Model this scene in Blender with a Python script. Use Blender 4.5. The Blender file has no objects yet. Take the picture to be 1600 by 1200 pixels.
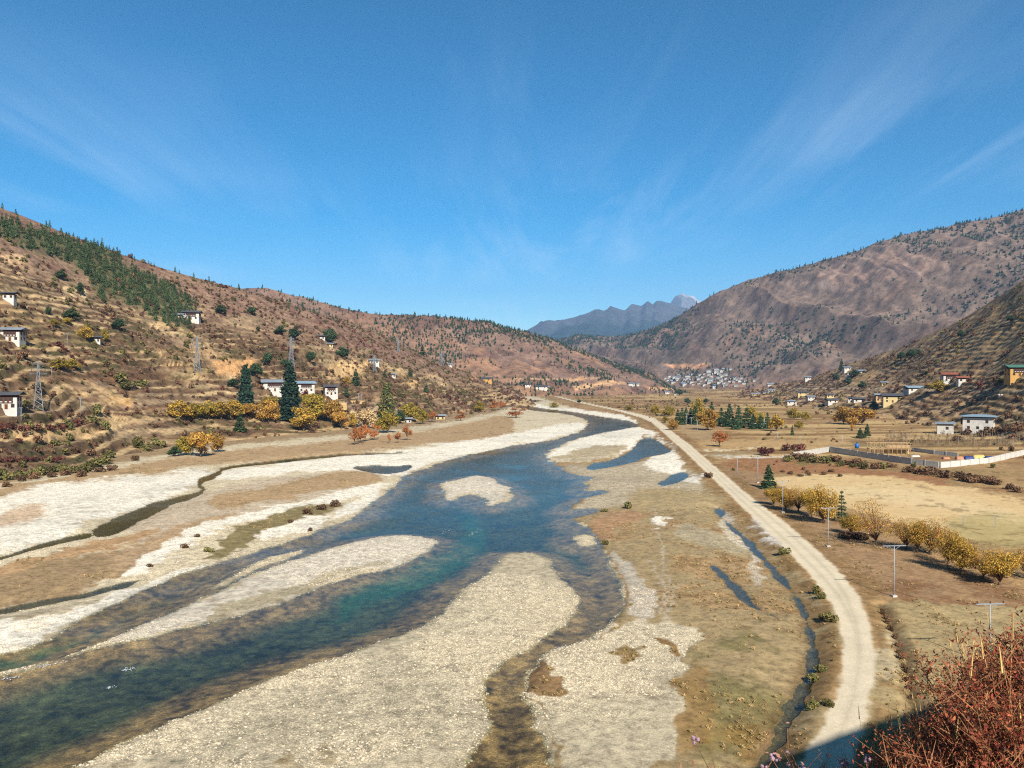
import bpy, bmesh, math, random
import numpy as np
from mathutils import Vector, Matrix, Euler

R = math.radians
SC = bpy.context.scene
COL = SC.collection

# ------------------------------------------------------------------ camera
W0, H0, F = 1600.0, 1200.0, 1256.0          # pixels of the photograph and focal length in them
CAM_H, HOR = 36.0, 592.0                    # camera height above the river, horizon row
PITCH = math.atan((600.0 - HOR) / F)        # looking slightly down
cam = bpy.data.cameras.new('camera')
cam.sensor_width = 36.0
cam.lens = F / W0 * 36.0
cam.clip_start, cam.clip_end = 0.1, 90000.0
cam_ob = bpy.data.objects.new('camera', cam)
COL.objects.link(cam_ob)
cam_ob.location = (0, 0, CAM_H)
cam_ob.rotation_euler = (R(90) - PITCH, 0, 0)
SC.camera = cam_ob

# ------------------------------------------------------------------ sky, sun, exposure
SUN_EL, SUN_AZ = 35.0, 165.0                # azimuth clockwise from +Y (the view direction)
world = bpy.data.worlds.new('World')
SC.world = world
world.use_nodes = True
nt = world.node_tree
bg = nt.nodes['Background']
sky = nt.nodes.new('ShaderNodeTexSky')
sky.sky_type = 'NISHITA'
sky.sun_disc = False
sky.sun_elevation = R(SUN_EL)
sky.sun_rotation = R(SUN_AZ)
sky.altitude = 2300.0
sky.air_density = 1.2
sky.dust_density = 0.7
sky.ozone_density = 2.6
bg.inputs['Strength'].default_value = 0.066


def wn(kind, **kw):
    n = nt.nodes.new(kind)
    for k, v in kw.items():
        setattr(n, k, v)
    return n


# thin cirrus: noise on the plane of the cloud deck, drawn out along one direction
tc = wn('ShaderNodeTexCoord')
sep = wn('ShaderNodeSeparateXYZ')
nt.links.new(tc.outputs['Generated'], sep.inputs[0])
zc = wn('ShaderNodeMath', operation='ADD'); zc.inputs[1].default_value = 0.10
zm = wn('ShaderNodeMath', operation='MAXIMUM'); zm.inputs[1].default_value = 0.02
nt.links.new(sep.outputs['Z'], zm.inputs[0]); nt.links.new(zm.outputs[0], zc.inputs[0])
dx = wn('ShaderNodeMath', operation='DIVIDE'); dy = wn('ShaderNodeMath', operation='DIVIDE')
nt.links.new(sep.outputs['X'], dx.inputs[0]); nt.links.new(zc.outputs[0], dx.inputs[1])
nt.links.new(sep.outputs['Y'], dy.inputs[0]); nt.links.new(zc.outputs[0], dy.inputs[1])
cmb = wn('ShaderNodeCombineXYZ')
nt.links.new(dx.outputs[0], cmb.inputs['X']); nt.links.new(dy.outputs[0], cmb.inputs['Y'])
mp = wn('ShaderNodeMapping'); mp.inputs['Rotation'].default_value = (0, 0, R(-14)); mp.inputs['Scale'].default_value = (1.9, 0.28, 1)
nt.links.new(cmb.outputs[0], mp.inputs['Vector'])
nz1 = wn('ShaderNodeTexNoise'); nz1.inputs['Scale'].default_value = 0.9; nz1.inputs['Detail'].default_value = 9; nz1.inputs['Roughness'].default_value = 0.62
nz1.inputs['Distortion'].default_value = 0.6
nt.links.new(mp.outputs[0], nz1.inputs['Vector'])
nz2 = wn('ShaderNodeTexNoise'); nz2.inputs['Scale'].default_value = 0.45; nz2.inputs['Detail'].default_value = 3
nt.links.new(cmb.outputs[0], nz2.inputs['Vector'])
r1 = wn('ShaderNodeMapRange'); r1.inputs['From Min'].default_value = 0.46; r1.inputs['From Max'].default_value = 0.80
r2 = wn('ShaderNodeMapRange'); r2.inputs['From Min'].default_value = 0.42; r2.inputs['From Max'].default_value = 0.70
nt.links.new(nz1.outputs['Fac'], r1.inputs['Value']); nt.links.new(nz2.outputs['Fac'], r2.inputs['Value'])
mm = wn('ShaderNodeMath', operation='MULTIPLY'); nt.links.new(r1.outputs[0], mm.inputs[0]); nt.links.new(r2.outputs[0], mm.inputs[1])
m3 = wn('ShaderNodeMath', operation='MULTIPLY'); m3.inputs[1].default_value = 0.55
r3 = wn('ShaderNodeMapRange'); r3.inputs['From Min'].default_value = 0.08; r3.inputs['From Max'].default_value = 0.42; r3.inputs['To Min'].default_value = 2.2; r3.inputs['To Max'].default_value = 0.22
nt.links.new(sep.outputs['Z'], r3.inputs['Value'])
m4 = wn('ShaderNodeMath', operation='MULTIPLY'); nt.links.new(mm.outputs[0], m4.inputs[0]); nt.links.new(r3.outputs[0], m4.inputs[1])
nt.links.new(m4.outputs[0], m3.inputs[0])
mixc = wn('ShaderNodeMix', data_type='RGBA')
mixc.inputs['B'].default_value = (7.5, 9.0, 10.5, 1)
nt.links.new(m3.outputs[0], mixc.inputs['Factor'])
nt.links.new(sky.outputs[0], mixc.inputs['A'])
hs = wn('ShaderNodeHueSaturation'); hs.inputs['Saturation'].default_value = 1.42; hs.inputs['Hue'].default_value = 0.488
g1 = wn('ShaderNodeVectorMath', operation='SCALE'); g1.inputs[3].default_value = 0.16
gg = wn('ShaderNodeGamma'); gg.inputs['Gamma'].default_value = 1.28
g2 = wn('ShaderNodeVectorMath', operation='SCALE'); g2.inputs[3].default_value = 1 / 0.16
nt.links.new(sky.outputs[0], g1.inputs[0]); nt.links.new(g1.outputs[0], gg.inputs['Color']); nt.links.new(gg.outputs[0], g2.inputs[0])
nt.links.new(g2.outputs[0], hs.inputs['Color']); nt.links.new(hs.outputs[0], mixc.inputs['A'])
nt.links.new(mixc.outputs['Result'], bg.inputs['Color'])

sun = bpy.data.lights.new('sun', 'SUN')
sun.energy = 5.0
sun.angle = R(0.53)
sun.color = (1.0, 0.945, 0.86)
sun_ob = bpy.data.objects.new('sun', sun)
COL.objects.link(sun_ob)
SUND = Vector((math.sin(R(SUN_AZ)) * math.cos(R(SUN_EL)), math.cos(R(SUN_AZ)) * math.cos(R(SUN_EL)), math.sin(R(SUN_EL))))
sun_ob.rotation_euler = SUND.to_track_quat('Z', 'Y').to_euler()
sun_ob.location = (0, -50, 200)

SC.view_settings.view_transform = 'Standard'
SC.view_settings.look = 'None'
SC.view_settings.gamma = 1.0
SC.view_settings.use_curve_mapping = False
SC.view_settings.exposure = 0.88
SC.render.engine = 'CYCLES'
SC.cycles.use_denoising = False
SC.cycles.filter_width = 1.15
SC.cycles.max_bounces = 6
SC.cycles.diffuse_bounces = 2
SC.cycles.glossy_bounces = 2
SC.cycles.transparent_max_bounces = 10
SC.cycles.volume_bounces = 0

# ------------------------------------------------------------------ helpers
CP, SP = math.cos(PITCH), math.sin(PITCH)


def ray(px, py):
    cx, cy = (px - 800.0) / F, (600.0 - py) / F
    return np.array([cx, CP + cy * SP, -SP + cy * CP])


def at_depth(px, py, d):
    """point at distance d along +Y"""
    r = ray(px, py)
    return np.array([0, 0, CAM_H]) + r * (d / r[1])


def on_z(px, py, z=0.0):
    r = ray(px, py)
    t = (z - CAM_H) / r[2]
    return np.array([0, 0, CAM_H]) + r * t


def project(P):
    """world (N,3) -> pixel x, pixel y, depth"""
    P = np.asarray(P, float)
    X, Y, Z = P[..., 0], P[..., 1], P[..., 2] - CAM_H
    dep = Y * CP - Z * SP
    up = Y * SP + Z * CP
    return 800 + F * X / dep, 600 - F * up / dep, dep


def _hash(ix, iy, seed):
    h = (ix.astype(np.int64) * 374761393 + iy.astype(np.int64) * 668265263 + seed * 974711) & 0xffffffff
    h = ((h ^ (h >> 13)) * 1274126177) & 0xffffffff
    h = h ^ (h >> 16)
    return (h & 0xffff) / 65535.0


def vnoise(x, y, seed=0):
    x0, y0 = np.floor(x), np.floor(y)
    fx, fy = x - x0, y - y0
    fx = fx * fx * (3 - 2 * fx); fy = fy * fy * (3 - 2 * fy)
    a, b = _hash(x0, y0, seed), _hash(x0 + 1, y0, seed)
    c, d = _hash(x0, y0 + 1, seed), _hash(x0 + 1, y0 + 1, seed)
    return (a + (b - a) * fx) * (1 - fy) + (c + (d - c) * fx) * fy


def fbm(x, y, scale, octv=4, seed=0, gain=0.5):
    """-1..1, feature size = scale metres"""
    s, a, t = 0.0, 1.0, 0.0
    x, y = x / scale, y / scale
    for o in range(octv):
        s = s + a * (vnoise(x, y, seed + o * 17) * 2 - 1)
        t += a
        a *= gain
        x, y = x * 2.03 + 11.3, y * 2.03 + 5.7
    return s / t * 1.5


def sstep(a, b, x):
    t = np.clip((x - a) / (b - a), 0, 1)
    return t * t * (3 - 2 * t)


def sdf_poly(X, Y, poly, far=60.0, chunk=200000):
    """signed distance, positive inside, clamped to +-far outside the box"""
    poly = np.asarray(poly, float)
    out = np.full(X.shape, -far)
    bx0, by0 = poly.min(0) - far; bx1, by1 = poly.max(0) + far
    idx = np.nonzero((X > bx0) & (X < bx1) & (Y > by0) & (Y < by1))[0]
    A, B = poly, np.roll(poly, -1, axis=0)
    for k in range(0, len(idx), chunk):
        ii = idx[k:k + chunk]
        x, y = X[ii], Y[ii]
        best = np.full(x.shape, 1e18); ins = np.zeros(x.shape, bool)
        for (ax, ay), (bx, by) in zip(A, B):
            ex, ey = bx - ax, by - ay
            L = ex * ex + ey * ey
            if L < 1e-12:
                continue
            t = np.clip(((x - ax) * ex + (y - ay) * ey) / L, 0, 1)
            dd = (x - ax - t * ex) ** 2 + (y - ay - t * ey) ** 2
            np.minimum(best, dd, out=best)
            if ay != by:
                c = ((ay > y) != (by > y)) & (x < ex * (y - ay) / ey + ax)
                ins ^= c
        d = np.sqrt(best)
        out[ii] = np.where(ins, d, -d)
    return np.clip(out, -far, 1e9)


def strip(center, far=60.0):
    """polyline with half widths [(x,y,w)] -> polygon"""
    c = np.array([p[:2] for p in center], float); w = [p[2] for p in center]
    L, Rr = [], []
    for i in range(len(c)):
        a = c[max(i - 1, 0)]; b = c[min(i + 1, len(c) - 1)]
        t = b - a; t = t / (np.hypot(*t) + 1e-9); n = np.array([-t[1], t[0]])
        L.append(c[i] + n * w[i]); Rr.append(c[i] - n * w[i])
    return L + Rr[::-1]


def smooth_poly(poly, n=1):
    p = np.asarray(poly, float)
    for _ in range(n):                       # Chaikin
        q = np.roll(p, -1, axis=0)
        p = np.stack([p * 0.75 + q * 0.25, p * 0.25 + q * 0.75], 1).reshape(-1, 2)
    return p


def srgb(r, g, b, k=0.60):
    def f(c):
        c /= 255.0
        return (c / 12.92 if c <= 0.04045 else ((c + 0.055) / 1.055) ** 2.4) * k
    return np.array([f(r), f(g), f(b)])


def np_mesh(name, V, quads, smooth=True):
    me = bpy.data.meshes.new(name)
    V = np.asarray(V, np.float32); quads = np.asarray(quads, np.int32)
    me.vertices.add(len(V)); me.vertices.foreach_set('co', V.ravel())
    k = quads.shape[1]
    me.loops.add(quads.size); me.loops.foreach_set('vertex_index', quads.ravel())
    me.polygons.add(len(quads))
    me.polygons.foreach_set('loop_start', np.arange(0, quads.size, k, dtype=np.int32))
    me.polygons.foreach_set('loop_total', np.full(len(quads), k, np.int32))
    if smooth:
        me.polygons.foreach_set('use_smooth', np.ones(len(quads), bool))
    me.update(calc_edges=True)
    return me


def add_color(me, name, C):
    C = np.asarray(C, np.float32)
    a = me.color_attributes.new(name, 'FLOAT_COLOR', 'POINT')
    full = np.ones((len(C), 4), np.float32); full[:, :C.shape[1]] = C
    a.data.foreach_set('color', full.ravel())


def grid_quads(nr, nc):
    i = np.arange(nr - 1)[:, None] * nc + np.arange(nc - 1)[None, :]
    return np.stack([i, i + 1, i + nc + 1, i + nc], -1).reshape(-1, 4)


def obj(name, me, mat=None, parent=None, loc=None, rot=None, scale=None):
    o = bpy.data.objects.new(name, me)
    COL.objects.link(o)
    if mat is not None and me is not None and len(me.materials) == 0:
        me.materials.append(mat)
    if parent is not None:
        o.parent = parent
    if loc is not None:
        o.location = loc
    if rot is not None:
        o.rotation_euler = rot
    if scale is not None:
        o.scale = scale if hasattr(scale, '__len__') else (scale,) * 3
    return o


def tag(o, label=None, cat=None, group=None, kind=None):
    if label: o['label'] = label
    if cat: o['category'] = cat
    if group: o['group'] = group
    if kind: o['kind'] = kind
    return o


def empty(name, loc, rz=0.0, scale=1.0):
    o = bpy.data.objects.new(name, None)
    COL.objects.link(o)
    o.location = loc; o.rotation_euler = (0, 0, rz); o.scale = (scale,) * 3
    o.empty_display_size = 0.2
    return o


class MB:
    """collects boxes, tubes and faces into one mesh"""
    def __init__(self):
        self.v, self.f = [], []

    def face(self, pts):
        n = len(self.v); self.v += [tuple(p) for p in pts]; self.f.append(tuple(range(n, n + len(pts))))
        return self

    def box(self, x0, x1, y0, y1, z0, z1, taper=0.0):
        n = len(self.v); t = taper
        self.v += [(x0, y0, z0), (x1, y0, z0), (x1, y1, z0), (x0, y1, z0),
                   (x0 + t, y0 + t, z1), (x1 - t, y0 + t, z1), (x1 - t, y1 - t, z1), (x0 + t, y1 - t, z1)]
        for q in ((3, 2, 1, 0), (4, 5, 6, 7), (0, 1, 5, 4), (1, 2, 6, 5), (2, 3, 7, 6), (3, 0, 4, 7)):
            self.f.append(tuple(n + i for i in q))
        return self

    def tube(self, pts, rad, sides=5, cap=True):
        pts = [Vector(p) for p in pts]
        if not hasattr(rad, '__len__'):
            rad = [rad] * len(pts)
        n0 = len(self.v); up = Vector((0.13, 0.31, 0.94))
        for i, p in enumerate(pts):
            t = (pts[min(i + 1, len(pts) - 1)] - pts[max(i - 1, 0)])
            t = t.normalized() if t.length > 1e-9 else Vector((0, 0, 1))
            a = t.cross(up)
            if a.length < 1e-3: a = t.cross(Vector((1, 0, 0)))
            a.normalize(); b = t.cross(a)
            for k in range(sides):
                an = 2 * math.pi * k / sides
                self.v.append(tuple(p + (a * math.cos(an) + b * math.sin(an)) * rad[i]))
        for i in range(len(pts) - 1):
            for k in range(sides):
                k2 = (k + 1) % sides
                self.f.append((n0 + i * sides + k, n0 + i * sides + k2, n0 + (i + 1) * sides + k2, n0 + (i + 1) * sides + k))
        if cap and sides > 2:
            self.f.append(tuple(n0 + (len(pts) - 1) * sides + k for k in range(sides)))
            self.f.append(tuple(n0 + k for k in reversed(range(sides))))
        return self

    def mesh(self, name, mat=None, smooth=False):
        me = bpy.data.meshes.new(name)
        me.from_pydata(self.v, [], self.f)
        if smooth:
            me.polygons.foreach_set('use_smooth', [True] * len(me.polygons))
        if mat: me.materials.append(mat)
        me.update()
        return me


# ------------------------------------------------------------------ materials
def new_mat(name):
    m = bpy.data.materials.new(name); m.use_nodes = True
    n = m.node_tree.nodes
    for x in list(n): n.remove(x)
    out = n.new('ShaderNodeOutputMaterial')
    b = n.new('ShaderNodeBsdfPrincipled')
    b.inputs['Specular IOR Level'].default_value = 0.15
    b.inputs['Roughness'].default_value = 0.9
    m.node_tree.links.new(b.outputs[0], out.inputs['Surface'])
    return m, m.node_tree, b, out


def N(tree, kind, inputs=None, **kw):
    n = tree.nodes.new(kind)
    for k, v in kw.items(): setattr(n, k, v)
    for k, v in (inputs or {}).items():
        if hasattr(v, 'is_linked') or isinstance(v, bpy.types.NodeSocket):
            tree.links.new(v, n.inputs[k])
        else:
            n.inputs[k].default_value = v
    return n


def plain(name, c, rough=0.85, noise=0.18, scale=1.5, spec=0.2, metal=0.0, bump=0.0, bscale=6.0):
    """a weathered plain material: colour with soft blotches"""
    m, t, b, _ = new_mat(name)
    tcd = N(t, 'ShaderNodeTexCoord')
    nz = N(t, 'ShaderNodeTexNoise', {'Vector': tcd.outputs['Object'], 'Scale': scale, 'Detail': 5.0, 'Roughness': 0.65})
    mr = N(t, 'ShaderNodeMapRange', {'Value': nz.outputs['Fac'], 'From Min': 0.3, 'From Max': 0.7, 'To Min': 1 - noise, 'To Max': 1 + noise})
    mx = N(t, 'ShaderNodeVectorMath', {0: tuple(c[:3]), 3: mr.outputs[0]}, operation='SCALE')
    t.links.new(mx.outputs[0], b.inputs['Base Color'])
    b.inputs['Roughness'].default_value = rough
    b.inputs['Specular IOR Level'].default_value = spec
    b.inputs['Metallic'].default_value = metal
    if bump:
        n2 = N(t, 'ShaderNodeTexNoise', {'Vector': tcd.outputs['Object'], 'Scale': bscale, 'Detail': 4.0})
        bp = N(t, 'ShaderNodeBump', {'Height': n2.outputs['Fac'], 'Strength': bump, 'Distance': 0.05})
        t.links.new(bp.outputs[0], b.inputs['Normal'])
    return m


def leaf_mat(name, tint=(1, 1, 1), trans=0.25, vary=0.35, rough=0.7):
    """colour comes from the mesh's leaf colours, varied for each tree"""
    m, t, b, out = new_mat(name)
    ca = N(t, 'ShaderNodeVertexColor', layer_name='col')
    oi = N(t, 'ShaderNodeObjectInfo')
    mr = N(t, 'ShaderNodeMapRange', {'Value': oi.outputs['Random'], 'To Min': 1 - vary, 'To Max': 1 + vary})
    vt = N(t, 'ShaderNodeVectorMath', {0: ca.outputs['Color'], 1: tint}, operation='MULTIPLY')
    vs = N(t, 'ShaderNodeVectorMath', {0: vt.outputs[0], 3: mr.outputs[0]}, operation='SCALE')
    t.links.new(vs.outputs[0], b.inputs['Base Color'])
    b.inputs['Roughness'].default_value = rough
    tr = N(t, 'ShaderNodeBsdfTranslucent', {'Color': vs.outputs[0]})
    mx = N(t, 'ShaderNodeMixShader', {0: trans, 1: b.outputs[0], 2: tr.outputs[0]})
    t.links.new(mx.outputs[0], out.inputs['Surface'])
    return m


def ground_mat(name, cob_scale=2.2, fine=7.0, gravel=True, bump=0.5, mid=0.35, bdist=0.1, speck=0.0):
    """zone colour of the land from the mesh, broken up by grain, grass mottling and cobbles"""
    m, t, b, out = new_mat(name)
    ca = N(t, 'ShaderNodeVertexColor', layer_name='col')
    geo = N(t, 'ShaderNodeNewGeometry')
    P = geo.outputs['Position']
    n1 = N(t, 'ShaderNodeTexNoise', {'Vector': P, 'Scale': mid, 'Detail': 8.0, 'Roughness': 0.7})
    f1 = N(t, 'ShaderNodeMapRange', {'Value': n1.outputs['Fac'], 'From Min': 0.3, 'From Max': 0.7, 'To Min': 0.66, 'To Max': 1.30})
    f1o = f1.outputs[0]
    if gravel:
        ae = N(t, 'ShaderNodeAttribute', attribute_name='road')
        f1o = N(t, 'ShaderNodeMix', {0: ae.outputs['Fac'], 2: f1.outputs[0], 3: 1.0}, data_type='FLOAT').outputs[0]
    col = N(t, 'ShaderNodeVectorMath', {0: ca.outputs['Color'], 3: f1o}, operation='SCALE')
    height = n1.outputs['Fac']
    last = col.outputs[0]
    if gravel:
        at = N(t, 'ShaderNodeAttribute', attribute_name='gravel')
        v = N(t, 'ShaderNodeTexVoronoi', {'Vector': P, 'Scale': cob_scale, 'Randomness': 1.0}, feature='F1')
        v2 = N(t, 'ShaderNodeTexVoronoi', {'Vector': P, 'Scale': cob_scale * 2.7, 'Randomness': 1.0}, feature='F1')
        sp = N(t, 'ShaderNodeSeparateColor', {'Color': v.outputs['Color']})
        sp2 = N(t, 'ShaderNodeSeparateColor', {'Color': v2.outputs['Color']})
        a1 = N(t, 'ShaderNodeMapRange', {'Value': sp.outputs['Red'], 'To Min': 0.80, 'To Max': 1.26})
        a2 = N(t, 'ShaderNodeMapRange', {'Value': sp2.outputs['Green'], 'To Min': 0.76, 'To Max': 1.26})
        edge = N(t, 'ShaderNodeMapRange', {'Value': v.outputs['Distance'], 'From Min': 0.30, 'From Max': 0.75, 'To Min': 1.08, 'To Max': 0.72})
        mu = N(t, 'ShaderNodeMath', {0: a1.outputs[0], 1: a2.outputs[0]}, operation='MULTIPLY')
        mu2 = N(t, 'ShaderNodeMath', {0: mu.outputs[0], 1: edge.outputs[0]}, operation='MULTIPLY')
        gcol = N(t, 'ShaderNodeVectorMath', {0: ca.outputs['Color'], 3: mu2.outputs[0]}, operation='SCALE')
        gmul = N(t, 'ShaderNodeVectorMath', {0: gcol.outputs[0], 3: f1.outputs[0]}, operation='SCALE')
        mxg = N(t, 'ShaderNodeMix', {'Factor': at.outputs['Fac'], 'A': last, 'B': gmul.outputs[0]}, data_type='RGBA')
        last = mxg.outputs['Result']
        hv = N(t, 'ShaderNodeMath', {0: v.outputs['Distance'], 1: -1.0}, operation='MULTIPLY')
        hv2 = N(t, 'ShaderNodeMath', {0: hv.outputs[0], 1: at.outputs['Fac']}, operation='MULTIPLY')
        hh = N(t, 'ShaderNodeMath', {0: hv2.outputs[0], 1: n1.outputs['Fac']}, operation='ADD')
        height = hh.outputs[0]
    if speck:
        n3 = N(t, 'ShaderNodeTexNoise', {'Vector': P, 'Scale': speck, 'Detail': 4.0, 'Roughness': 0.7})
        f3 = N(t, 'ShaderNodeMapRange', {'Value': n3.outputs['Fac'], 'From Min': 0.46, 'From Max': 0.64, 'To Min': 1.14, 'To Max': 0.74 if gravel else 0.55})
        ar = N(t, 'ShaderNodeAttribute', attribute_name='road')
        fm = N(t, 'ShaderNodeMix', {0: ar.outputs['Fac'], 2: f3.outputs[0], 3: 1.0}, data_type='FLOAT')
        sc = N(t, 'ShaderNodeVectorMath', {0: last, 3: fm.outputs[0]}, operation='SCALE'); last = sc.outputs[0]
    n2 = N(t, 'ShaderNodeTexNoise', {'Vector': P, 'Scale': fine, 'Detail': 3.0, 'Roughness': 0.6})
    f2 = N(t, 'ShaderNodeMapRange', {'Value': n2.outputs['Fac'], 'From Min': 0.3, 'From Max': 0.7, 'To Min': 0.8, 'To Max': 1.2})
    fin = N(t, 'ShaderNodeVectorMath', {0: last, 3: f2.outputs[0]}, operation='SCALE')
    t.links.new(fin.outputs[0], b.inputs['Base Color'])
    bp = N(t, 'ShaderNodeBump', {'Height': height, 'Strength': bump, 'Distance': bdist})
    t.links.new(bp.outputs[0], b.inputs['Normal'])
    b.inputs['Roughness'].default_value = 0.95
    b.inputs['Specular IOR Level'].default_value = 0.08
    return m


M = {}
M['valley'] = ground_mat('valley_ground', 4.5, 9.0, True, 0.45, 0.45, 0.12, 1.1)
M['slope'] = ground_mat('slope_ground', 1.0, 1.1, False, 0.6, 0.12, 0.6, 0.28)
M['far'] = ground_mat('far_slope_ground', 1.0, 0.22, False, 0.6, 0.03, 3.0, 0.06)
M['mountain'] = ground_mat('mountain_rock', 1.0, 0.02, False, 0.6, 0.004, 20.0)
M['near'] = ground_mat('near_soil', 1.0, 22.0, False, 0.6, 3.0, 0.03)

# water: sky and hills mirrored on ripples, river bed seen through it
wm, t, b, out = new_mat('river_water')
t.nodes.remove(b)
geo = N(t, 'ShaderNodeNewGeometry')
mpw = N(t, 'ShaderNodeMapping', {'Vector': geo.outputs['Position'], 'Rotation': (0, 0, R(28)), 'Scale': (1.0, 0.45, 1.0)})
nw1 = N(t, 'ShaderNodeTexNoise', {'Vector': mpw.outputs[0], 'Scale': 0.9, 'Detail': 6.0, 'Roughness': 0.62})
nw2 = N(t, 'ShaderNodeTexNoise', {'Vector': geo.outputs['Position'], 'Scale': 0.05, 'Detail': 4.0})
st = N(t, 'ShaderNodeMapRange', {'Value': nw2.outputs['Fac'], 'From Min': 0.38, 'From Max': 0.62, 'To Min': 0.15, 'To Max': 0.85})
bpw = N(t, 'ShaderNodeBump', {'Height': nw1.outputs['Fac'], 'Strength': st.outputs[0], 'Distance': 0.13})
lw = N(t, 'ShaderNodeLayerWeight', {'Blend': 0.5, 'Normal': bpw.outputs[0]})
pw = N(t, 'ShaderNodeMath', {0: lw.outputs['Facing'], 1: 5.0}, operation='POWER')
fr = N(t, 'ShaderNodeMath', {0: pw.outputs[0], 1: 0.96, 2: 0.02}, operation='MULTIPLY_ADD')
tr = N(t, 'ShaderNodeBsdfTransparent', {'Color': (0.84, 0.87, 0.78, 1)})
gl = N(t, 'ShaderNodeBsdfGlossy', {'Color': (0.56, 0.60, 0.60, 1), 'Roughness': 0.06, 'Normal': bpw.outputs[0]})
mxw = N(t, 'ShaderNodeMixShader', {0: fr.outputs[0], 1: tr.outputs[0], 2: gl.outputs[0]})
t.links.new(mxw.outputs[0], out.inputs['Surface'])
M['water'] = wm

# ------------------------------------------------------------------ the river and its bars, as outlines traced on the ground
RIVER = [  # right bank, from the far bend to the side channel
    (800, 627.5), (820, 625.5), (842, 624.5), (846, 627), (826, 629), (818, 632), (832, 636), (862, 640.5), (882, 642), (912, 646.5), (940, 651.5),
    (975, 656), (992, 661), (1000, 666), (975, 670), (950, 674.5), (920, 681), (900, 686), (882, 692), (862, 702), (851, 712), (858, 719),
    (868, 725), (880, 734), (892, 740), (910, 744), (931, 745), (916, 750), (917, 757), (907, 769), (940, 765), (961, 769), (920, 777),
    (902, 786), (884, 797), (905, 796), (920, 794), (938, 795), (925, 800), (912, 805), (897, 811), (912, 820), (928, 836), (940, 850),
    (947, 870), (962, 892), (970, 907), (973, 925), (976, 940), (970, 957), (955, 977), (928, 997), (885, 1011), (855, 1020), (844, 1035),
    (826, 1050), (821, 1069), (818, 1091), (831, 1102), (836, 1132), (847, 1155), (859, 1177), (872, 1204), (900, 1270), (930, 1500),
    (680, 1500), (700, 1260), (724, 1200), (731, 1181), (761, 1147), (767, 1129), (757, 1102), (754, 1080), (765, 1057), (787, 1039), (810, 1024),
    (840, 1009), (856, 990), (890, 968), (903, 945), (897, 925), (882, 905), (864, 885), (858, 873), (828, 862), (800, 864), (783, 870),
    (780, 885), (750, 905), (722, 925), (700, 952), (675, 972), (650, 987), (600, 1002), (544, 1021), (487, 1040), (431, 1059), (375, 1081),
    (319, 1104), (262, 1130), (210, 1156), (150, 1186), (124, 1200), (0, 1290), (-300, 1500), (-900, 1500), (-900, 1240), (-300, 1110), (0, 1023),
    (50, 1010), (82, 995), (110, 975), (125, 965), (160, 950), (200, 935), (250, 910), (275, 898), (325, 885), (350, 876), (400, 861), (430, 852),
    (460, 843), (490, 832), (515, 822), (540, 815), (560, 807), (585, 787), (592, 776), (607, 765), (622, 757), (635, 742), (662, 732),
    (700, 720), (750, 707), (800, 697), (825, 693.5), (850, 690), (875, 685), (900, 677.5), (913, 670), (920, 662.5), (917, 657.5), (905, 651.5),
    (880, 645.5), (850, 643.5), (832, 641), (812, 637), (800, 635)]
BAR_B = [(682, 847), (662, 840), (625, 836), (590, 839), (550, 847), (512, 857), (475, 870), (437, 882), (400, 896), (350, 921), (320, 932),
         (295, 945), (250, 965), (212, 980), (175, 995), (140, 1010), (100, 1025), (67, 1034), (37, 1042), (0, 1051), (-60, 1068), (-60, 1072), (0, 1055),
         (40, 1045), (75, 1035), (120, 1022), (160, 1010), (212, 1000), (250, 992), (287, 980), (325, 972), (370, 960), (400, 951), (437, 942), (465, 930),
         (487, 922), (512, 912), (537, 905), (560, 897), (592, 894), (625, 885), (650, 870), (675, 855)]
BAR_S = [(330, 921), (350, 906), (375, 895), (400, 880), (440, 866), (482, 856), (468, 866), (430, 878), (400, 889), (370, 903), (345, 916)]
BAR_C = [(682, 755), (712, 750), (737, 742), (770, 745), (790, 760), (804, 780), (800, 785), (785, 785), (762, 793), (757, 780), (735, 771), (712, 777),
         (700, 783), (690, 767)]
SHOAL = [(897, 838), (920, 834), (932, 842), (930, 852), (908, 855), (898, 848)]
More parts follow.
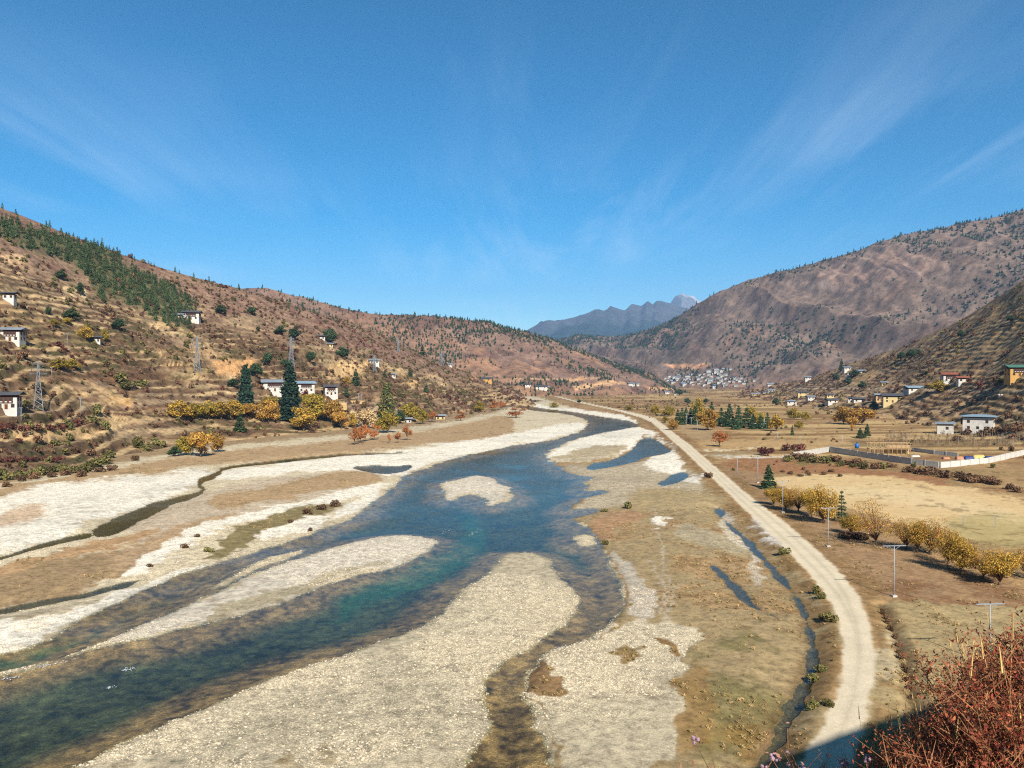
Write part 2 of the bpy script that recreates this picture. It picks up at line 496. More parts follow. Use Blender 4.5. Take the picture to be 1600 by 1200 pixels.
PONDS = [
    [(1012, 682), (1030, 690), (1045, 702), (1047, 707), (1025, 711), (1007, 715), (987, 724), (950, 730), (922, 735), (916, 731), (924, 724), (950, 721), (970, 714), (990, 702), (997, 690)],
    [(1025, 757), (1037, 750), (1052, 741), (1070, 737), (1078, 745), (1065, 752), (1037, 760)],
    [(147, 825), (175, 812), (212, 796), (240, 787), (262, 783), (270, 787), (240, 805), (207, 820), (175, 838), (150, 840)],
    [(545, 730), (580, 727), (620, 729), (645, 725), (640, 733), (622, 739), (600, 741), (575, 738)],
    [(170, 917), (200, 909), (226, 905), (205, 916), (175, 923)],
    strip([(1118, 796, 3), (1128, 802, 6), (1124, 810, 4)]),
    strip([(1130, 812, 1.5), (1145, 827, 3), (1157, 837, 3), (1172, 850, 4), (1185, 867, 5), (1200, 881, 5), (1215, 899, 5), (1238, 925, 6), (1250, 946, 6), (1260, 972, 7),
           (1268, 995, 7), (1271, 1020, 7), (1266, 1050, 7), (1256, 1078, 8), (1241, 1103, 9), (1231, 1122, 10), (1219, 1150, 12), (1200, 1180, 14), (1180, 1215, 16)]),
    strip([(1112, 884, 1), (1125, 895, 2), (1140, 912, 3), (1155, 924, 6), (1166, 938, 6), (1180, 950, 2), (1215, 965, 1)]),
    strip([(640, 708, 1.0), (575, 710, 1.6), (525, 712, 2), (450, 720, 2.4), (400, 726, 2.4), (350, 731, 2), (338, 742, 3), (310, 753, 5), (312, 760, 2), (322, 766, 3), (300, 775, 4), (262, 785, 5), (235, 792, 4)]),
    strip([(-60, 886, 2.5), (0, 874, 2.5), (50, 857, 2.5), (120, 840, 4), (140, 836, 3)]),
    strip([(-60, 968, 4), (0, 957, 4), (75, 940, 4), (137, 930, 4), (165, 921, 4), (175, 918, 2)]),
]
GROOVE = strip([(1378, 952, 3), (1386, 965, 4), (1397, 990, 5), (1412, 1030, 6), (1422, 1070, 6), (1428, 1110, 6), (1430, 1160, 6)])
ROAD = [(840, 612, 0.8), (900, 628, 1.0), (960, 641, 1.3), (1000, 651, 2.5), (1020, 658, 4), (1036, 671, 5), (1052, 685, 5.5), (1074, 703, 6.5), (1097, 725, 7.5), (1122, 748, 8.5), (1155, 779, 10),
        (1196, 815, 13), (1233, 848, 15.5), (1274, 889, 18), (1303, 921, 20), (1324, 955, 22), (1337, 990, 23), (1343, 1025, 24.5), (1341, 1060, 25.5), (1334, 1100, 27), (1325, 1132, 29),
        (1308, 1172, 30), (1290, 1210, 32), (1255, 1280, 36), (1200, 1400, 44)]


def to_ground(poly, z=0.0):
    return np.array([on_z(px, py, z)[:2] for px, py in poly])


# ------------------------------------------------------------------ valley floor
rows = np.concatenate([np.arange(600.6, 625, 1.6), np.arange(625, 1215, 1.35), np.arange(1215, 2400, 14.0)])
us = np.concatenate([np.arange(-1.6, -0.69, 0.02), np.arange(-0.69, 0.69, 1.45 / F), np.arange(0.69, 1.9, 0.02)])
dd = np.array([on_z(800, p)[1] for p in rows])
gD, gU = np.meshgrid(dd, us, indexing='ij')
VX, VY = (gU * gD).ravel(), gD.ravel()
NR, NC = gD.shape
PX, PY = 800 + F * VX / VY, np.repeat(rows, NC)

wobble = fbm(VX, VY, 8.0, 4, 3) * 1.3 + fbm(VX, VY, 1.8, 3, 5) * 0.8
FAR = 40.0
S = sdf_poly(VX, VY, to_ground(smooth_poly(RIVER)), FAR)
for bar in (BAR_B, BAR_S, BAR_C, SHOAL):
    S = np.minimum(S, -sdf_poly(VX, VY, to_ground(smooth_poly(bar)), FAR))
SR = S + wobble * np.clip(VY / 250.0, 0.5, 1.3)
SPn = np.full(VX.shape, -FAR)
for pnd in PONDS:
    SPn = np.maximum(SPn, sdf_poly(VX, VY, to_ground(smooth_poly(pnd)), FAR))
SPn = SPn + wobble * 0.45
SG = sdf_poly(VX, VY, to_ground(GROOVE), 8.0) + wobble * 0.3
SROAD = sdf_poly(VX, VY, to_ground(strip(ROAD)), FAR)
SROADw = SROAD + fbm(VX, VY, 2.2, 3, 31) * 0.35

rough = fbm(VX, VY, 9.0, 4, 41)
VZ = 0.16 + np.clip(-SR, 0, 30) * 0.025 + rough * 0.10 + fbm(VX, VY, 45.0, 3, 43) * 0.18
VZ = np.maximum(VZ, 0.07)
bank = np.where(SR > 0, -np.minimum(0.05 + SR * 0.13, 1.3), 0)
VZ = np.where(SR > -1.2, np.where(SR > 0, bank, VZ * np.clip(-SR / 1.2, 0, 1) + 0.015), VZ)
VZ = np.where((SPn > -6) & (SPn <= 0), VZ * np.clip(-SPn / 6.0, 0.05, 1) + 0.012, VZ)
pond = np.where(SPn > 0, -np.minimum(0.05 + SPn * 0.25, 0.5), 0)
VZ = np.where(SPn > -1.0, np.where(SPn > 0, np.minimum(VZ, pond), VZ), VZ)
VZ = np.where(SROAD > -3.5, VZ + (0.95 - VZ) * sstep(-3.5, -0.3, SROAD), VZ)
# the plain right of the road lies a little higher than the river flat
VALLEY_RIGHT = [(842, 600.5), (900, 626), (1000, 650), (1036, 668), (1075, 700), (1125, 745), (1200, 812), (1280, 888), (1330, 950), (1350, 1000), (1352, 1060), (1335, 1140), (1300, 1230), (3000, 1230), (3000, 600.5)]
rightS = sdf_poly(VX, VY, to_ground(VALLEY_RIGHT), FAR)
VZ = np.where(rightS > 0, np.maximum(VZ, 0.5 + rough * 0.22 + sstep(0, 12, rightS) * 0.5), VZ)
VZ = np.where((rightS > 0) & (SG > -1.5), np.maximum(VZ - 0.55 * sstep(-1.5, 0.8, SG), 0.08), VZ)
VZ = VZ + np.where((rightS > 0), np.clip((PX - 1250) / 400.0, 0, 1) * np.clip((VY - 230) / 250.0, 0, 1) * 2.5, 0)

# ---- colours of the land
wx = fbm(VX, VY, 14.0, 4, 51); wy = fbm(VX, VY, 14.0, 4, 53)
warp = np.clip(1400.0 / VY, 1.5, 14)
fine_x = fbm(VX, VY, 2.6, 3, 55); fine_y = fbm(VX, VY, 2.6, 3, 57)
QX, QY = PX + (wx * 2.3 + fine_x * 0.9) * warp, PY + (wy * 1.0 + fine_y * 0.4) * warp
n_big = fbm(VX, VY, 60.0, 4, 61); n_mid = fbm(VX, VY, 12.0, 4, 63); n_sm = fbm(VX, VY, 3.0, 3, 65)
C = np.empty((len(VX), 3)); G = np.zeros(len(VX))


def mixin(mask, col):
    global C
    C = C * (1 - mask[:, None]) + np.asarray(col) * mask[:, None]


def zone(poly, col, soft=5.0, grav=None, alpha=1.0, patch=None):
    """lay a colour over a traced patch of land; patch = noise threshold that breaks it up"""
    global G
    s = sdf_poly(QX, QY, smooth_poly(poly), 30.0)
    s = s + 0.35 * soft * fbm(VX, VY, 1.3, 2, 59)
    m = sstep(-soft * 0.6, soft * 0.6, s) * alpha
    if patch is not None:
        m = m * sstep(patch - 0.25, patch + 0.25, n_mid + 0.4 * n_sm)
    mixin(m, col)
    if grav is not None:
        G = G * (1 - m) + grav * m


WHITE, TAN, GREYT = srgb(248, 237, 213, 0.69), srgb(221, 203, 167, 0.66), srgb(194, 178, 148)
ORANGE, BROWN, OLIVE, GREEN = srgb(192, 160, 118), srgb(172, 144, 106), srgb(154, 134, 92), srgb(128, 120, 74)
C[:] = srgb(182, 148, 102)
mixin(sstep(-0.2, 0.6, n_mid), srgb(160, 120, 80))
mixin(sstep(0.1, 0.7, n_big) * 0.7, srgb(150, 128, 84))
# fields of the plain, in long plots
stripe = vnoise(VX / 60.0 + 0.3 * n_big, VY / 13.0, 71)
mfar = (rightS > 0) & (VY > 330)
mixin(mfar * sstep(0.45, 0.7, stripe), srgb(212, 178, 122))
mixin(mfar * sstep(0.62, 0.8, vnoise(VX / 75.0 + 7, VY / 9.0, 73)), srgb(150, 116, 74))
# left flat and bars start as gravel
LEFT = [(-900, 1500), (-900, 700), (800, 600), (842, 624), (990, 662), (850, 712), (900, 744), (880, 800), (940, 850), (976, 940), (930, 995), (840, 1030), (818, 1090), (880, 1204), (900, 1500)]
zone(LEFT, TAN, 3, 0.9)
zone([(-400, 900), (0, 768), (100, 747), (200, 730), (330, 710), (450, 697), (560, 688), (700, 670), (800, 645), (806, 672), (790, 684), (740, 693), (640, 699), (560, 709), (400, 723), (300, 735), (200, 748), (0, 785), (-400, 920)], ORANGE, 4, 0.1)
zone([(-400, 760), (0, 660), (300, 640), (800, 615), (800, 640), (700, 662), (560, 680), (330, 700), (200, 722), (0, 760), (-400, 880)], BROWN, 4, 0.1)
zone([(-200, 850), (0, 778), (120, 754), (250, 743), (330, 737), (325, 745), (300, 765), (240, 785), (160, 815), (110, 840), (0, 868), (-200, 905)], WHITE, 5, 1)
zone([(5, 800), (60, 790), (75, 815), (30, 830), (-20, 828)], srgb(226, 196, 160), 10, 0.7)
zone([(330, 736), (450, 726), (560, 713), (700, 697), (800, 680), (870, 664), (905, 660), (918, 663), (910, 672), (880, 682), (840, 691), (800, 697), (700, 719), (640, 735), (622, 750), (540, 735), (430, 745), (340, 760)], WHITE, 3, 1)
zone([(250, 790), (330, 770), (430, 752), (540, 737), (610, 745), (560, 765), (430, 800), (330, 825), (240, 855), (180, 850)], srgb(214, 192, 160), 6, 0.6)
zone([(330, 778), (400, 772), (445, 758), (500, 741), (555, 736), (603, 747), (592, 756), (540, 763), (470, 774), (400, 795), (340, 800)], ORANGE, 5, 0.2)
zone([(-60, 905), (0, 892), (140, 852), (245, 825), (232, 845), (125, 878), (0, 912), (-60, 925)], srgb(196, 158, 114), 4, 0.1)
zone([(-60, 925), (0, 905), (130, 880), (235, 848), (275, 836), (225, 880), (160, 908), (100, 932), (0, 955), (-60, 968)], BROWN, 5, 0.3)
zone([(150, 885), (250, 835), (330, 815), (380, 800), (330, 830), (240, 860), (170, 895)], srgb(196, 164, 124), 5, 0.5)
zone(strip([(190, 892, 5), (235, 872, 8), (285, 848, 9), (340, 826, 7), (420, 803, 6), (500, 782, 6), (560, 769, 6), (620, 757, 6)]), WHITE, 3, 1)
zone([(290, 880), (340, 850), (400, 815), (470, 795), (530, 785), (545, 790), (500, 808), (430, 832), (400, 850), (340, 866)], srgb(146, 130, 88), 4, 0.2)
zone([(400, 842), (430, 824), (480, 810), (518, 811), (505, 826), (450, 839), (415, 847)], WHITE, 3, 1)
zone([(530, 800), (560, 778), (600, 766), (590, 780), (570, 800), (540, 814), (510, 820)], WHITE, 3, 1)
zone([(-100, 1010), (0, 975), (60, 972), (110, 955), (160, 930), (250, 900), (330, 878), (350, 872), (325, 890), (275, 902), (200, 940), (125, 970), (50, 1014), (0, 1026), (-100, 1060)], WHITE, 4, 1)
zone([(-60, 985), (0, 965), (130, 938), (150, 930), (110, 955), (60, 970), (0, 976)], GREYT, 4, 0.5)
zone(BAR_B, srgb(236, 222, 196), 4, 1)
zone([(330, 960), (400, 925), (480, 905), (560, 885), (620, 880), (560, 895), (480, 922), (400, 950), (330, 970)], srgb(196, 180, 146), 6, 0.8)
zone(BAR_C, srgb(236, 222, 196), 3, 1)
zone([(860, 868), (900, 925), (880, 960), (800, 1010), (740, 1080), (770, 1130), (720, 1200), (100, 1220), (330, 1110), (560, 1020), (680, 975), (760, 905), (800, 866)], srgb(221, 204, 169), 6, 1)
zone([(560, 1060), (680, 1020), (740, 1090), (740, 1150), (690, 1210), (200, 1230), (330, 1140)], srgb(202, 187, 155), 25, 0.9)
zone([(560, 1060), (680, 1020), (740, 1090), (740, 1150), (690, 1210), (300, 1230), (400, 1140)], srgb(168, 142, 96), 20, 0.3, 0.75, 0.45)
# flat between the side channel and the road
FLAT = [(868, 725), (1000, 715), (1062, 715), (1100, 750), (1160, 815), (1240, 890), (1290, 950), (1310, 1010), (1310, 1080), (1290, 1140), (1240, 1300), (880, 1500), (850, 1160), (818, 1090), (826, 1050), (855, 1020), (940, 990), (976, 940), (965, 890), (940, 850), (897, 811), (880, 797), (910, 760)]
zone(FLAT, srgb(178, 154, 112), 3, 0.25)
zone(FLAT, srgb(190, 150, 104), 3, 0.1, 0.55, 0.35)
zone([(868, 725), (940, 732), (1000, 722), (1062, 722), (1090, 752), (1105, 775), (1040, 775), (960, 790), (900, 800), (890, 795), (915, 765)], srgb(200, 182, 150), 5, 0.8)
zone([(960, 775), (1060, 760), (1105, 775), (1120, 800), (1080, 812), (1000, 800)], srgb(186, 162, 118), 8, 0.3)
zone([(930, 800), (1000, 795), (1010, 812), (960, 835), (940, 850), (915, 822)], srgb(188, 148, 108), 6, 0.2)
zone([(1020, 810), (1050, 822), (1045, 832), (1025, 828)], WHITE, 4, 1)
zone([(1060, 825), (1130, 835), (1165, 860), (1150, 872), (1100, 865), (1070, 848)], srgb(192, 174, 138), 5, 0.7)
zone([(950, 855), (985, 880), (1022, 920), (1042, 952), (1010, 972), (985, 942), (965, 905)], srgb(218, 204, 180), 6, 1, 0.9)
zone([(826, 1052), (860, 1018), (940, 988), (980, 962), (1060, 972), (1098, 1010), (1075, 1050), (1055, 1100), (1050, 1220), (870, 1220), (838, 1132), (828, 1100)], srgb(221, 204, 169), 5, 1)
zone([(833, 1066), (850, 1032), (868, 1028), (877, 1080), (855, 1092), (826, 1078)], srgb(156, 124, 86), 4, 0.2)
zone([(950, 1012), (975, 1010), (990, 1045), (975, 1050)], srgb(158, 130, 84), 4, 0.1)
zone([(1005, 995), (1030, 998), (1072, 1035), (1055, 1040)], srgb(158, 122, 76), 4, 0.1)
zone([(920, 1170), (985, 1150), (1005, 1180), (960, 1210), (910, 1215)], srgb(160, 138, 98), 9, 0.3, 0.8, -0.1)
zone([(1055, 1100), (1100, 1030), (1180, 990), (1250, 1000), (1262, 1060), (1235, 1115), (1190, 1160), (1100, 1230), (1040, 1230)], GREEN, 22, 0.05, 0.75, -0.15)
zone([(1050, 1110), (1085, 1050), (1120, 1060), (1110, 1140), (1060, 1200)], srgb(162, 126, 76), 14, 0.05, 0.7)
zone([(1100, 1130), (1210, 1120), (1180, 1200), (1080, 1220)], srgb(152, 118, 62), 12, 0.05, 0.7, 0.1)
zone(strip([(1015, 790, 1.5), (1032, 850, 2), (1050, 900, 3), (1058, 950, 4), (1052, 975, 3)]), srgb(200, 182, 152), 2.5, 0.5, 0.8)
zone(strip([(1028, 880, 2), (1042, 920, 3), (1044, 960, 4)]), srgb(204, 186, 158), 2.5, 0.5, 0.8)
# gravel by the ponds and along the ditch
zone([(985, 668), (1005, 667), (1030, 684), (1055, 703), (1064, 722), (1072, 735), (1050, 742), (1000, 730), (1010, 715), (1047, 708), (1040, 695), (1012, 680), (998, 688)], WHITE, 2.5, 1)
zone([(855, 714), (880, 695), (920, 682), (960, 674), (1000, 666), (1010, 680), (996, 690), (988, 702), (968, 713), (930, 719), (870, 722)], WHITE, 2.5, 1)
zone([(862, 716), (900, 704), (950, 696), (985, 696), (965, 714), (930, 719), (875, 721)], srgb(204, 184, 146), 3, 0.7)
zone([(815, 628), (860, 636), (900, 640), (960, 647), (1002, 660), (992, 663), (940, 653), (880, 643), (830, 637)], WHITE, 1.2, 1)
zone([(1075, 742), (1098, 740), (1105, 752), (1085, 760), (1070, 752)], WHITE, 3, 1)
zone([(1168, 812), (1195, 825), (1228, 852), (1234, 868), (1210, 862), (1180, 840)], srgb(226, 216, 200), 4, 1)
zone([(1110, 790), (1135, 812), (1165, 845), (1195, 885), (1180, 885), (1140, 842), (1115, 815)], srgb(220, 206, 180), 4, 1, 0.85)
zone([(1185, 870), (1200, 892), (1215, 915), (1196, 918), (1185, 895)], srgb(214, 200, 176), 5, 1, 0.7)
# plain right of the road
zone([(1110, 728), (1200, 740), (1215, 770), (1300, 830), (1400, 850), (1500, 900), (1620, 930), (1900, 960), (1900, 1010), (1620, 955), (1450, 957), (1380, 942), (1335, 930), (1250, 848), (1180, 785), (1130, 742)], srgb(172, 138, 100), 6, 0.0)
zone([(1340, 930), (1450, 890), (1600, 925), (1600, 950), (1450, 955), (1380, 945)], srgb(140, 100, 68), 10, 0.0, 0.7, -0.1)
zone([(1195, 755), (1230, 746), (1370, 745), (1480, 764), (1620, 795), (1900, 840), (1900, 900), (1600, 858), (1530, 850), (1430, 836), (1330, 806), (1250, 776)], srgb(232, 198, 142), 4, 0.0)
zone([(1250, 765), (1350, 760), (1480, 778), (1600, 812), (1600, 830), (1450, 800), (1320, 785)], srgb(240, 212, 160), 12, 0.0, 0.7)
zone([(1465, 828), (1520, 812), (1640, 818), (1640, 872), (1540, 862)], srgb(186, 168, 110), 14, 0.0, 0.75)
zone([(1130, 722), (1240, 722), (1370, 736), (1480, 758), (1480, 766), (1370, 747), (1200, 743), (1120, 731)], srgb(172, 124, 84), 4, 0.0)
zone([(1240, 722), (1320, 722), (1330, 735), (1250, 738)], srgb(128, 122, 70), 5, 0.0, 0.7, 0.1)
zone([(1366, 945), (1620, 952), (2000, 1000), (2000, 1300), (1330, 1300), (1360, 1100), (1368, 1010)], srgb(186, 162, 116), 6, 0.15)
zone([(1366, 1000), (1400, 990), (1420, 1090), (1370, 1100)], srgb(204, 184, 146), 8, 0.5, 0.7)
zone([(1080, 690), (1200, 690), (1330, 690), (1330, 702), (1200, 702), (1085, 706)], srgb(200, 164, 112), 4, 0.0)
zone(strip([(1084, 706, 1.2), (1130, 706, 1.2), (1196, 703, 1.0)]), srgb(236, 214, 170), 1.2, 0.2)
zone(strip([(1100, 716, 1.6), (1150, 719, 1.6), (1200, 720, 2.0), (1240, 716, 2.4), (1295, 706, 2.2)]), srgb(230, 216, 192), 1.5, 0.8)
zone([(1090, 712), (1195, 706), (1190, 714), (1110, 718)], srgb(176, 150, 108), 3, 0.1)
zone([(1045, 660), (1100, 665), (1130, 690), (1085, 692)], srgb(190, 160, 116), 5, 0.4, 0.8)
# verge of the road, then the road itself
vm = sstep(-7, -2.5, SROAD) * (1 - sstep(-1.0, 0.0, SROAD))
mixin(vm * sstep(-0.3, 0.4, n_sm + 0.3) * 0.8, srgb(150, 118, 76)); G *= (1 - vm * 0.8)
rm = sstep(-0.35, 0.35, SROADw)
lane = 1 - 0.16 * np.exp(-((SROAD - 1.9) / 0.45) ** 2)
mixin(rm, srgb(238, 220, 186, 0.62) ); C *= np.where(rm[:, None] > 0.5, lane[:, None], 1); C *= np.where(rm[:, None] > 0.5, (1 + 0.07 * n_sm)[:, None], 1); G = G * (1 - rm) + 0.04 * rm
# silt and sand between the cobbles of the bars
silt = G * (1 - rm) * sstep(-0.05, 0.6, fbm(VX, VY, 22.0, 4, 69))
C *= (1 - 0.16 * silt)[:, None]
G = G * (1 - 0.6 * silt)
gm = sstep(-1.0, 0.6, SG)
mixin(gm * 0.8, srgb(104, 86, 58))
# tufts and damp margins
land = (SR < -0.5) & (SPn < -0.5) & (rm < 0.1)
mixin(land * sstep(0.55, 0.9, n_sm + 0.5 * n_mid) * (1 - 0.75 * G) * 0.5, srgb(118, 92, 54))
wet = np.maximum(np.exp(-np.clip(-SR, 0, 9) / 0.9), np.exp(-np.clip(-SPn, 0, 9) / 0.5))
wet = np.where((SR > 0) | (SPn > 0), 0, wet)
C *= (1 - 0.42 * wet)[:, None]
# river bed: brown pebbles in the shallows, weed and silt where it runs deep
inw = sstep(-0.1, 0.35, np.maximum(SR, SPn))
deep = sstep(2.5, 9.0, SR + 2.0 * n_mid)
bed = srgb(172, 138, 92) * (1 - deep[:, None]) + srgb(84, 86, 56) * deep[:, None]
bed = bed * np.clip(1 + 0.35 * n_sm + 0.25 * n_mid + 0.5 * fbm(VX, VY, 0.9, 2, 67), 0.3, 2)[:, None]
C = C * (1 - inw[:, None]) + bed * inw[:, None]
teal = sdf_poly(QX, QY, smooth_poly([(728, 790), (752, 795), (760, 840), (735, 875), (680, 905), (600, 935), (500, 962), (540, 930), (640, 885), (700, 850), (715, 815)]), 30)
mixin(inw * sstep(-8, 10, teal) * 0.42, srgb(60, 136, 104))
mixin(inw * sstep(-8, 8, sdf_poly(QX, QY, [(-100, 1075), (0, 1045), (60, 1030), (130, 1005), (160, 985), (100, 1005), (0, 1028), (-100, 1055)], 30)) * 0.6, srgb(72, 130, 92))
mixin((SPn > 0) * 0.8, srgb(84, 80, 54))
G = np.where(np.maximum(SR, SPn) > 0, 0.9, G)
C = np.clip(C, 0.004, 0.8)

me = np_mesh('valley_ground', np.stack([VX, VY, VZ], 1), grid_quads(NR, NC)[:, ::-1])
add_color(me, 'col', C)
ga = me.attributes.new('gravel', 'FLOAT', 'POINT'); ga.data.foreach_set('value', np.clip(G, 0, 1).astype(np.float32))
ra = me.attributes.new('road', 'FLOAT', 'POINT'); ra.data.foreach_set('value', np.clip(np.maximum(rm * 0.85, 0.6 * sstep(-3, 3, sdf_poly(PX, PY, [(1195, 750), (1230, 744), (1370, 744), (1480, 764), (1640, 797), (1640, 866), (1530, 850), (1430, 836), (1330, 806), (1250, 776)], 20))), 0, 1).astype(np.float32))
tag(obj('ground', me, M['valley']), kind='structure')
ZG = VZ.reshape(NR, NC); CG = C


def ground_z(x, y):
    i = int(np.clip(np.searchsorted(-dd, -y), 1, NR - 1)); u = x / y
    j = int(np.clip(np.searchsorted(us, u), 1, NC - 1))
    return float(ZG[i, j])


wmesh = bpy.data.meshes.new('river_water')
wmesh.from_pydata([(-400, 36, 0), (160, 36, 0), (420, 1500, 0), (-60, 1500, 0), (-330, 400, 0)], [], [(0, 1, 2, 3, 4)])
tag(obj('river_water', wmesh, M['water']), kind='structure')

# ------------------------------------------------------------------ slopes and mountains
PATCH = []
RISER = {}


def catmull(P, n):
    P = np.asarray(P, float); m = len(P)
    s = np.linspace(0, m - 1, n); i = np.clip(s.astype(int), 0, m - 2); f = (s - i)[:, None]
    p0, p1, p2, p3 = P[np.clip(i - 1, 0, m - 1)], P[i], P[i + 1], P[np.clip(i + 2, 0, m - 1)]
    return 0.5 * ((2 * p1) + (-p0 + p2) * f + (2 * p0 - 5 * p1 + 4 * p2 - p3) * f ** 2 + (-p0 + 3 * p1 - 3 * p2 + p3) * f ** 3)


def slope(name, cols, ns, ntv, power, shape, colour, mat, nback=14, back=0.5, drop=0.8):
    """hillside between a foot line and a crest line, falling away behind the crest.
    cols: (foot pixel x, foot depth, foot z, crest pixel x, crest pixel y, crest depth)"""
    foot = np.array([[(fx - 800) / F * fd, fd, fz] for fx, fd, fz, cx, cy, cd in cols])
    crest = np.array([at_depth(cx, cy, cd) for fx, fd, fz, cx, cy, cd in cols])
    ft, cr = catmull(foot, ns), catmull(crest, ns)
    tv = np.concatenate([np.linspace(0, 1, ntv), 1 + np.linspace(0, 1, nback + 1)[1:] * back])
    T, Sg = np.meshgrid(tv, np.linspace(0, 1, ns), indexing='ij')
    P = ft[None] * (1 - T[..., None]) + cr[None] * T[..., None]
    rise = cr[:, 2] - ft[:, 2]
    Tc = np.clip(T, 0, 1)
    P[..., 2] = ft[None, :, 2] + rise[None] * Tc ** power - rise[None] * drop * (np.clip(T - 1, 0, 9) / back) ** 1.3 * 1.0
    P = P.reshape(-1, 3); T, Sg = T.ravel(), Sg.ravel()
    P[:, 2] += shape(P, T, Sg)
    me = np_mesh(name, P, grid_quads(len(tv), ns))
    px, py, dep = project(P)
    add_color(me, 'col', np.clip(colour(P, T, Sg, px, py), 0.004, 0.8))
    o = tag(obj(name, me, mat), kind='structure')
    PATCH.append((P, px, py, dep, T, len(tv), ns))
    return len(PATCH) - 1


def fade(T, a=0.12, b=0.9):
    return sstep(0, a, T) * (1 - sstep(b, 1.0, T) * 0.75)


def inpoly(px, py, poly, soft=6.0, jit=None):
    s = sdf_poly(px, py, poly, 30.0)
    if jit is not None: s = s + jit
    return sstep(-soft, soft, s)


PINES = [(-80, 330), (0, 342), (80, 372), (150, 385), (210, 422), (270, 452), (306, 482), (296, 512), (255, 498), (215, 480), (150, 462), (140, 432), (90, 402), (40, 388), (0, 366), (-80, 350)]


def l1_shape(P, T, Sg):
    x, y, z = P.T
    f = fade(T)
    dz = f * (fbm(x, y, 120, 4, 101) * 7 + fbm(x, y, 30, 4, 103) * 2.2)
    q = (z + dz) / 4.6 + fbm(x, y, 70, 3, 107) * 0.9
    fr = q - np.floor(q)
    ter = (sstep(0.55, 0.95, fr) - fr) * 4.6
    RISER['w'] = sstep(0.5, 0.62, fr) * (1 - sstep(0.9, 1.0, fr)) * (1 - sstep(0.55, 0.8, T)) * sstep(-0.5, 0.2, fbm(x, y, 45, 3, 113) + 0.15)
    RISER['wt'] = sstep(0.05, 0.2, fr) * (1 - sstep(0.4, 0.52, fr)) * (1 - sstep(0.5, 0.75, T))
    msk = sstep(-0.5, 0.4, fbm(x, y, 90, 3, 109) + 0.25) * (1 - sstep(0.45, 0.75, T)) * sstep(0.01, 0.06, T)
    return dz + ter * msk * 1.0 + fbm(x, y, 6, 3, 111) * 0.9 * f - 0.6 * (1 - sstep(0, 0.02, T))


def l1_col(P, T, Sg, px, py):
    x, y, z = P.T
    a, b_, c_ = fbm(x, y, 55, 4, 121), fbm(x, y, 16, 4, 123), fbm(x, y, 5, 3, 125)
    hor = vnoise(x / 38.0 + 0.6 * a, z / 2.2 + 0.8 * b_, 127)
    Cc = np.tile(srgb(166, 140, 108), (len(x), 1))

    def mx(m, col):
        nonlocal Cc
        Cc = Cc * (1 - m[:, None]) + col * m[:, None]
    mx(sstep(0.0, 0.5, b_) * 0.9, srgb(128, 98, 74))
    mx(sstep(0.0, 0.5, a) * 0.8, srgb(134, 116, 76))
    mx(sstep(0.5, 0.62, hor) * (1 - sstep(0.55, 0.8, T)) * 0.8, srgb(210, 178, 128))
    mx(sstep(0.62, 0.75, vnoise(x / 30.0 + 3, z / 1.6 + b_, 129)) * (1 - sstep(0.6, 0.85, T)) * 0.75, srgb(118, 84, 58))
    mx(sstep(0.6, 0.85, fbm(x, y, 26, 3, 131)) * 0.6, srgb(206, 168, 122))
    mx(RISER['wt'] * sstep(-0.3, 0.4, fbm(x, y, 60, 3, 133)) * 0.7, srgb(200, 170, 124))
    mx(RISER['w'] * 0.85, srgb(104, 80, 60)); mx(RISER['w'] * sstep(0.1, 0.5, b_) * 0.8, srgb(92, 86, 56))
    up = sstep(0.52, 0.8, T + 0.1 * a)
    mx(up * 0.85, srgb(152, 120, 98)); mx(up * sstep(0.0, 0.5, b_) * 0.7, srgb(128, 94, 80))
    for poly, col in (([(330, 565), (400, 558), (400, 580), (340, 585)], srgb(220, 168, 112)), ([(160, 625), (205, 618), (210, 632), (165, 636)], srgb(216, 170, 112)),
                      ([(20, 672), (150, 672), (180, 660), (185, 668), (150, 682), (30, 688)], srgb(222, 184, 130)), ([(515, 568), (575, 566), (560, 590), (510, 590)], srgb(220, 180, 126)),
                      ([(628, 588), (650, 596), (655, 604), (635, 600)], srgb(214, 172, 118)), ([(550, 645), (590, 632), (592, 668), (550, 672)], srgb(216, 190, 150)),
                      ([(735, 572), (760, 582), (780, 590), (740, 588)], srgb(222, 170, 118)), ([(0, 400), (40, 398), (45, 415), (0, 418)], srgb(208, 172, 130)),
                      ([(100, 450), (135, 445), (135, 465), (100, 465)], srgb(216, 184, 138)), ([(270, 480), (320, 484), (315, 498), (270, 498)], srgb(206, 172, 126))):
        mx(inpoly(px, py, poly, 4, c_ * 5) * 0.85, col)
    mx(inpoly(px, py, strip([(70, 690, 1.6), (140, 683, 2.2), (165, 677, 2.6), (181, 668, 2.8), (181, 660, 2.6), (168, 655, 2.0), (158, 644, 2.2), (165, 632, 2.0), (190, 624, 2.0)]), 1.2), srgb(226, 190, 138))
    mx(inpoly(px, py, PINES, 8, c_ * 8) * 0.8, srgb(92, 96, 60))
    return Cc * (1 + 0.16 * c_)[:, None]


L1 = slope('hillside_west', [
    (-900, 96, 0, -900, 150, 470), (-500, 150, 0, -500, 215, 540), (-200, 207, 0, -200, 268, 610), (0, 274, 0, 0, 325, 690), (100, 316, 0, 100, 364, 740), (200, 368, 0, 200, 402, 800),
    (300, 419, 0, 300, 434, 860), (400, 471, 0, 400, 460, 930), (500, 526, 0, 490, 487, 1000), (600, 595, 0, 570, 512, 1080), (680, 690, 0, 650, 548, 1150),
    (740, 800, 0, 720, 578, 1220), (790, 920, 0, 775, 597, 1290), (840, 1050, -2, 812, 612, 1350)], 620, 300, 1.12, l1_shape, l1_col, M['slope'])


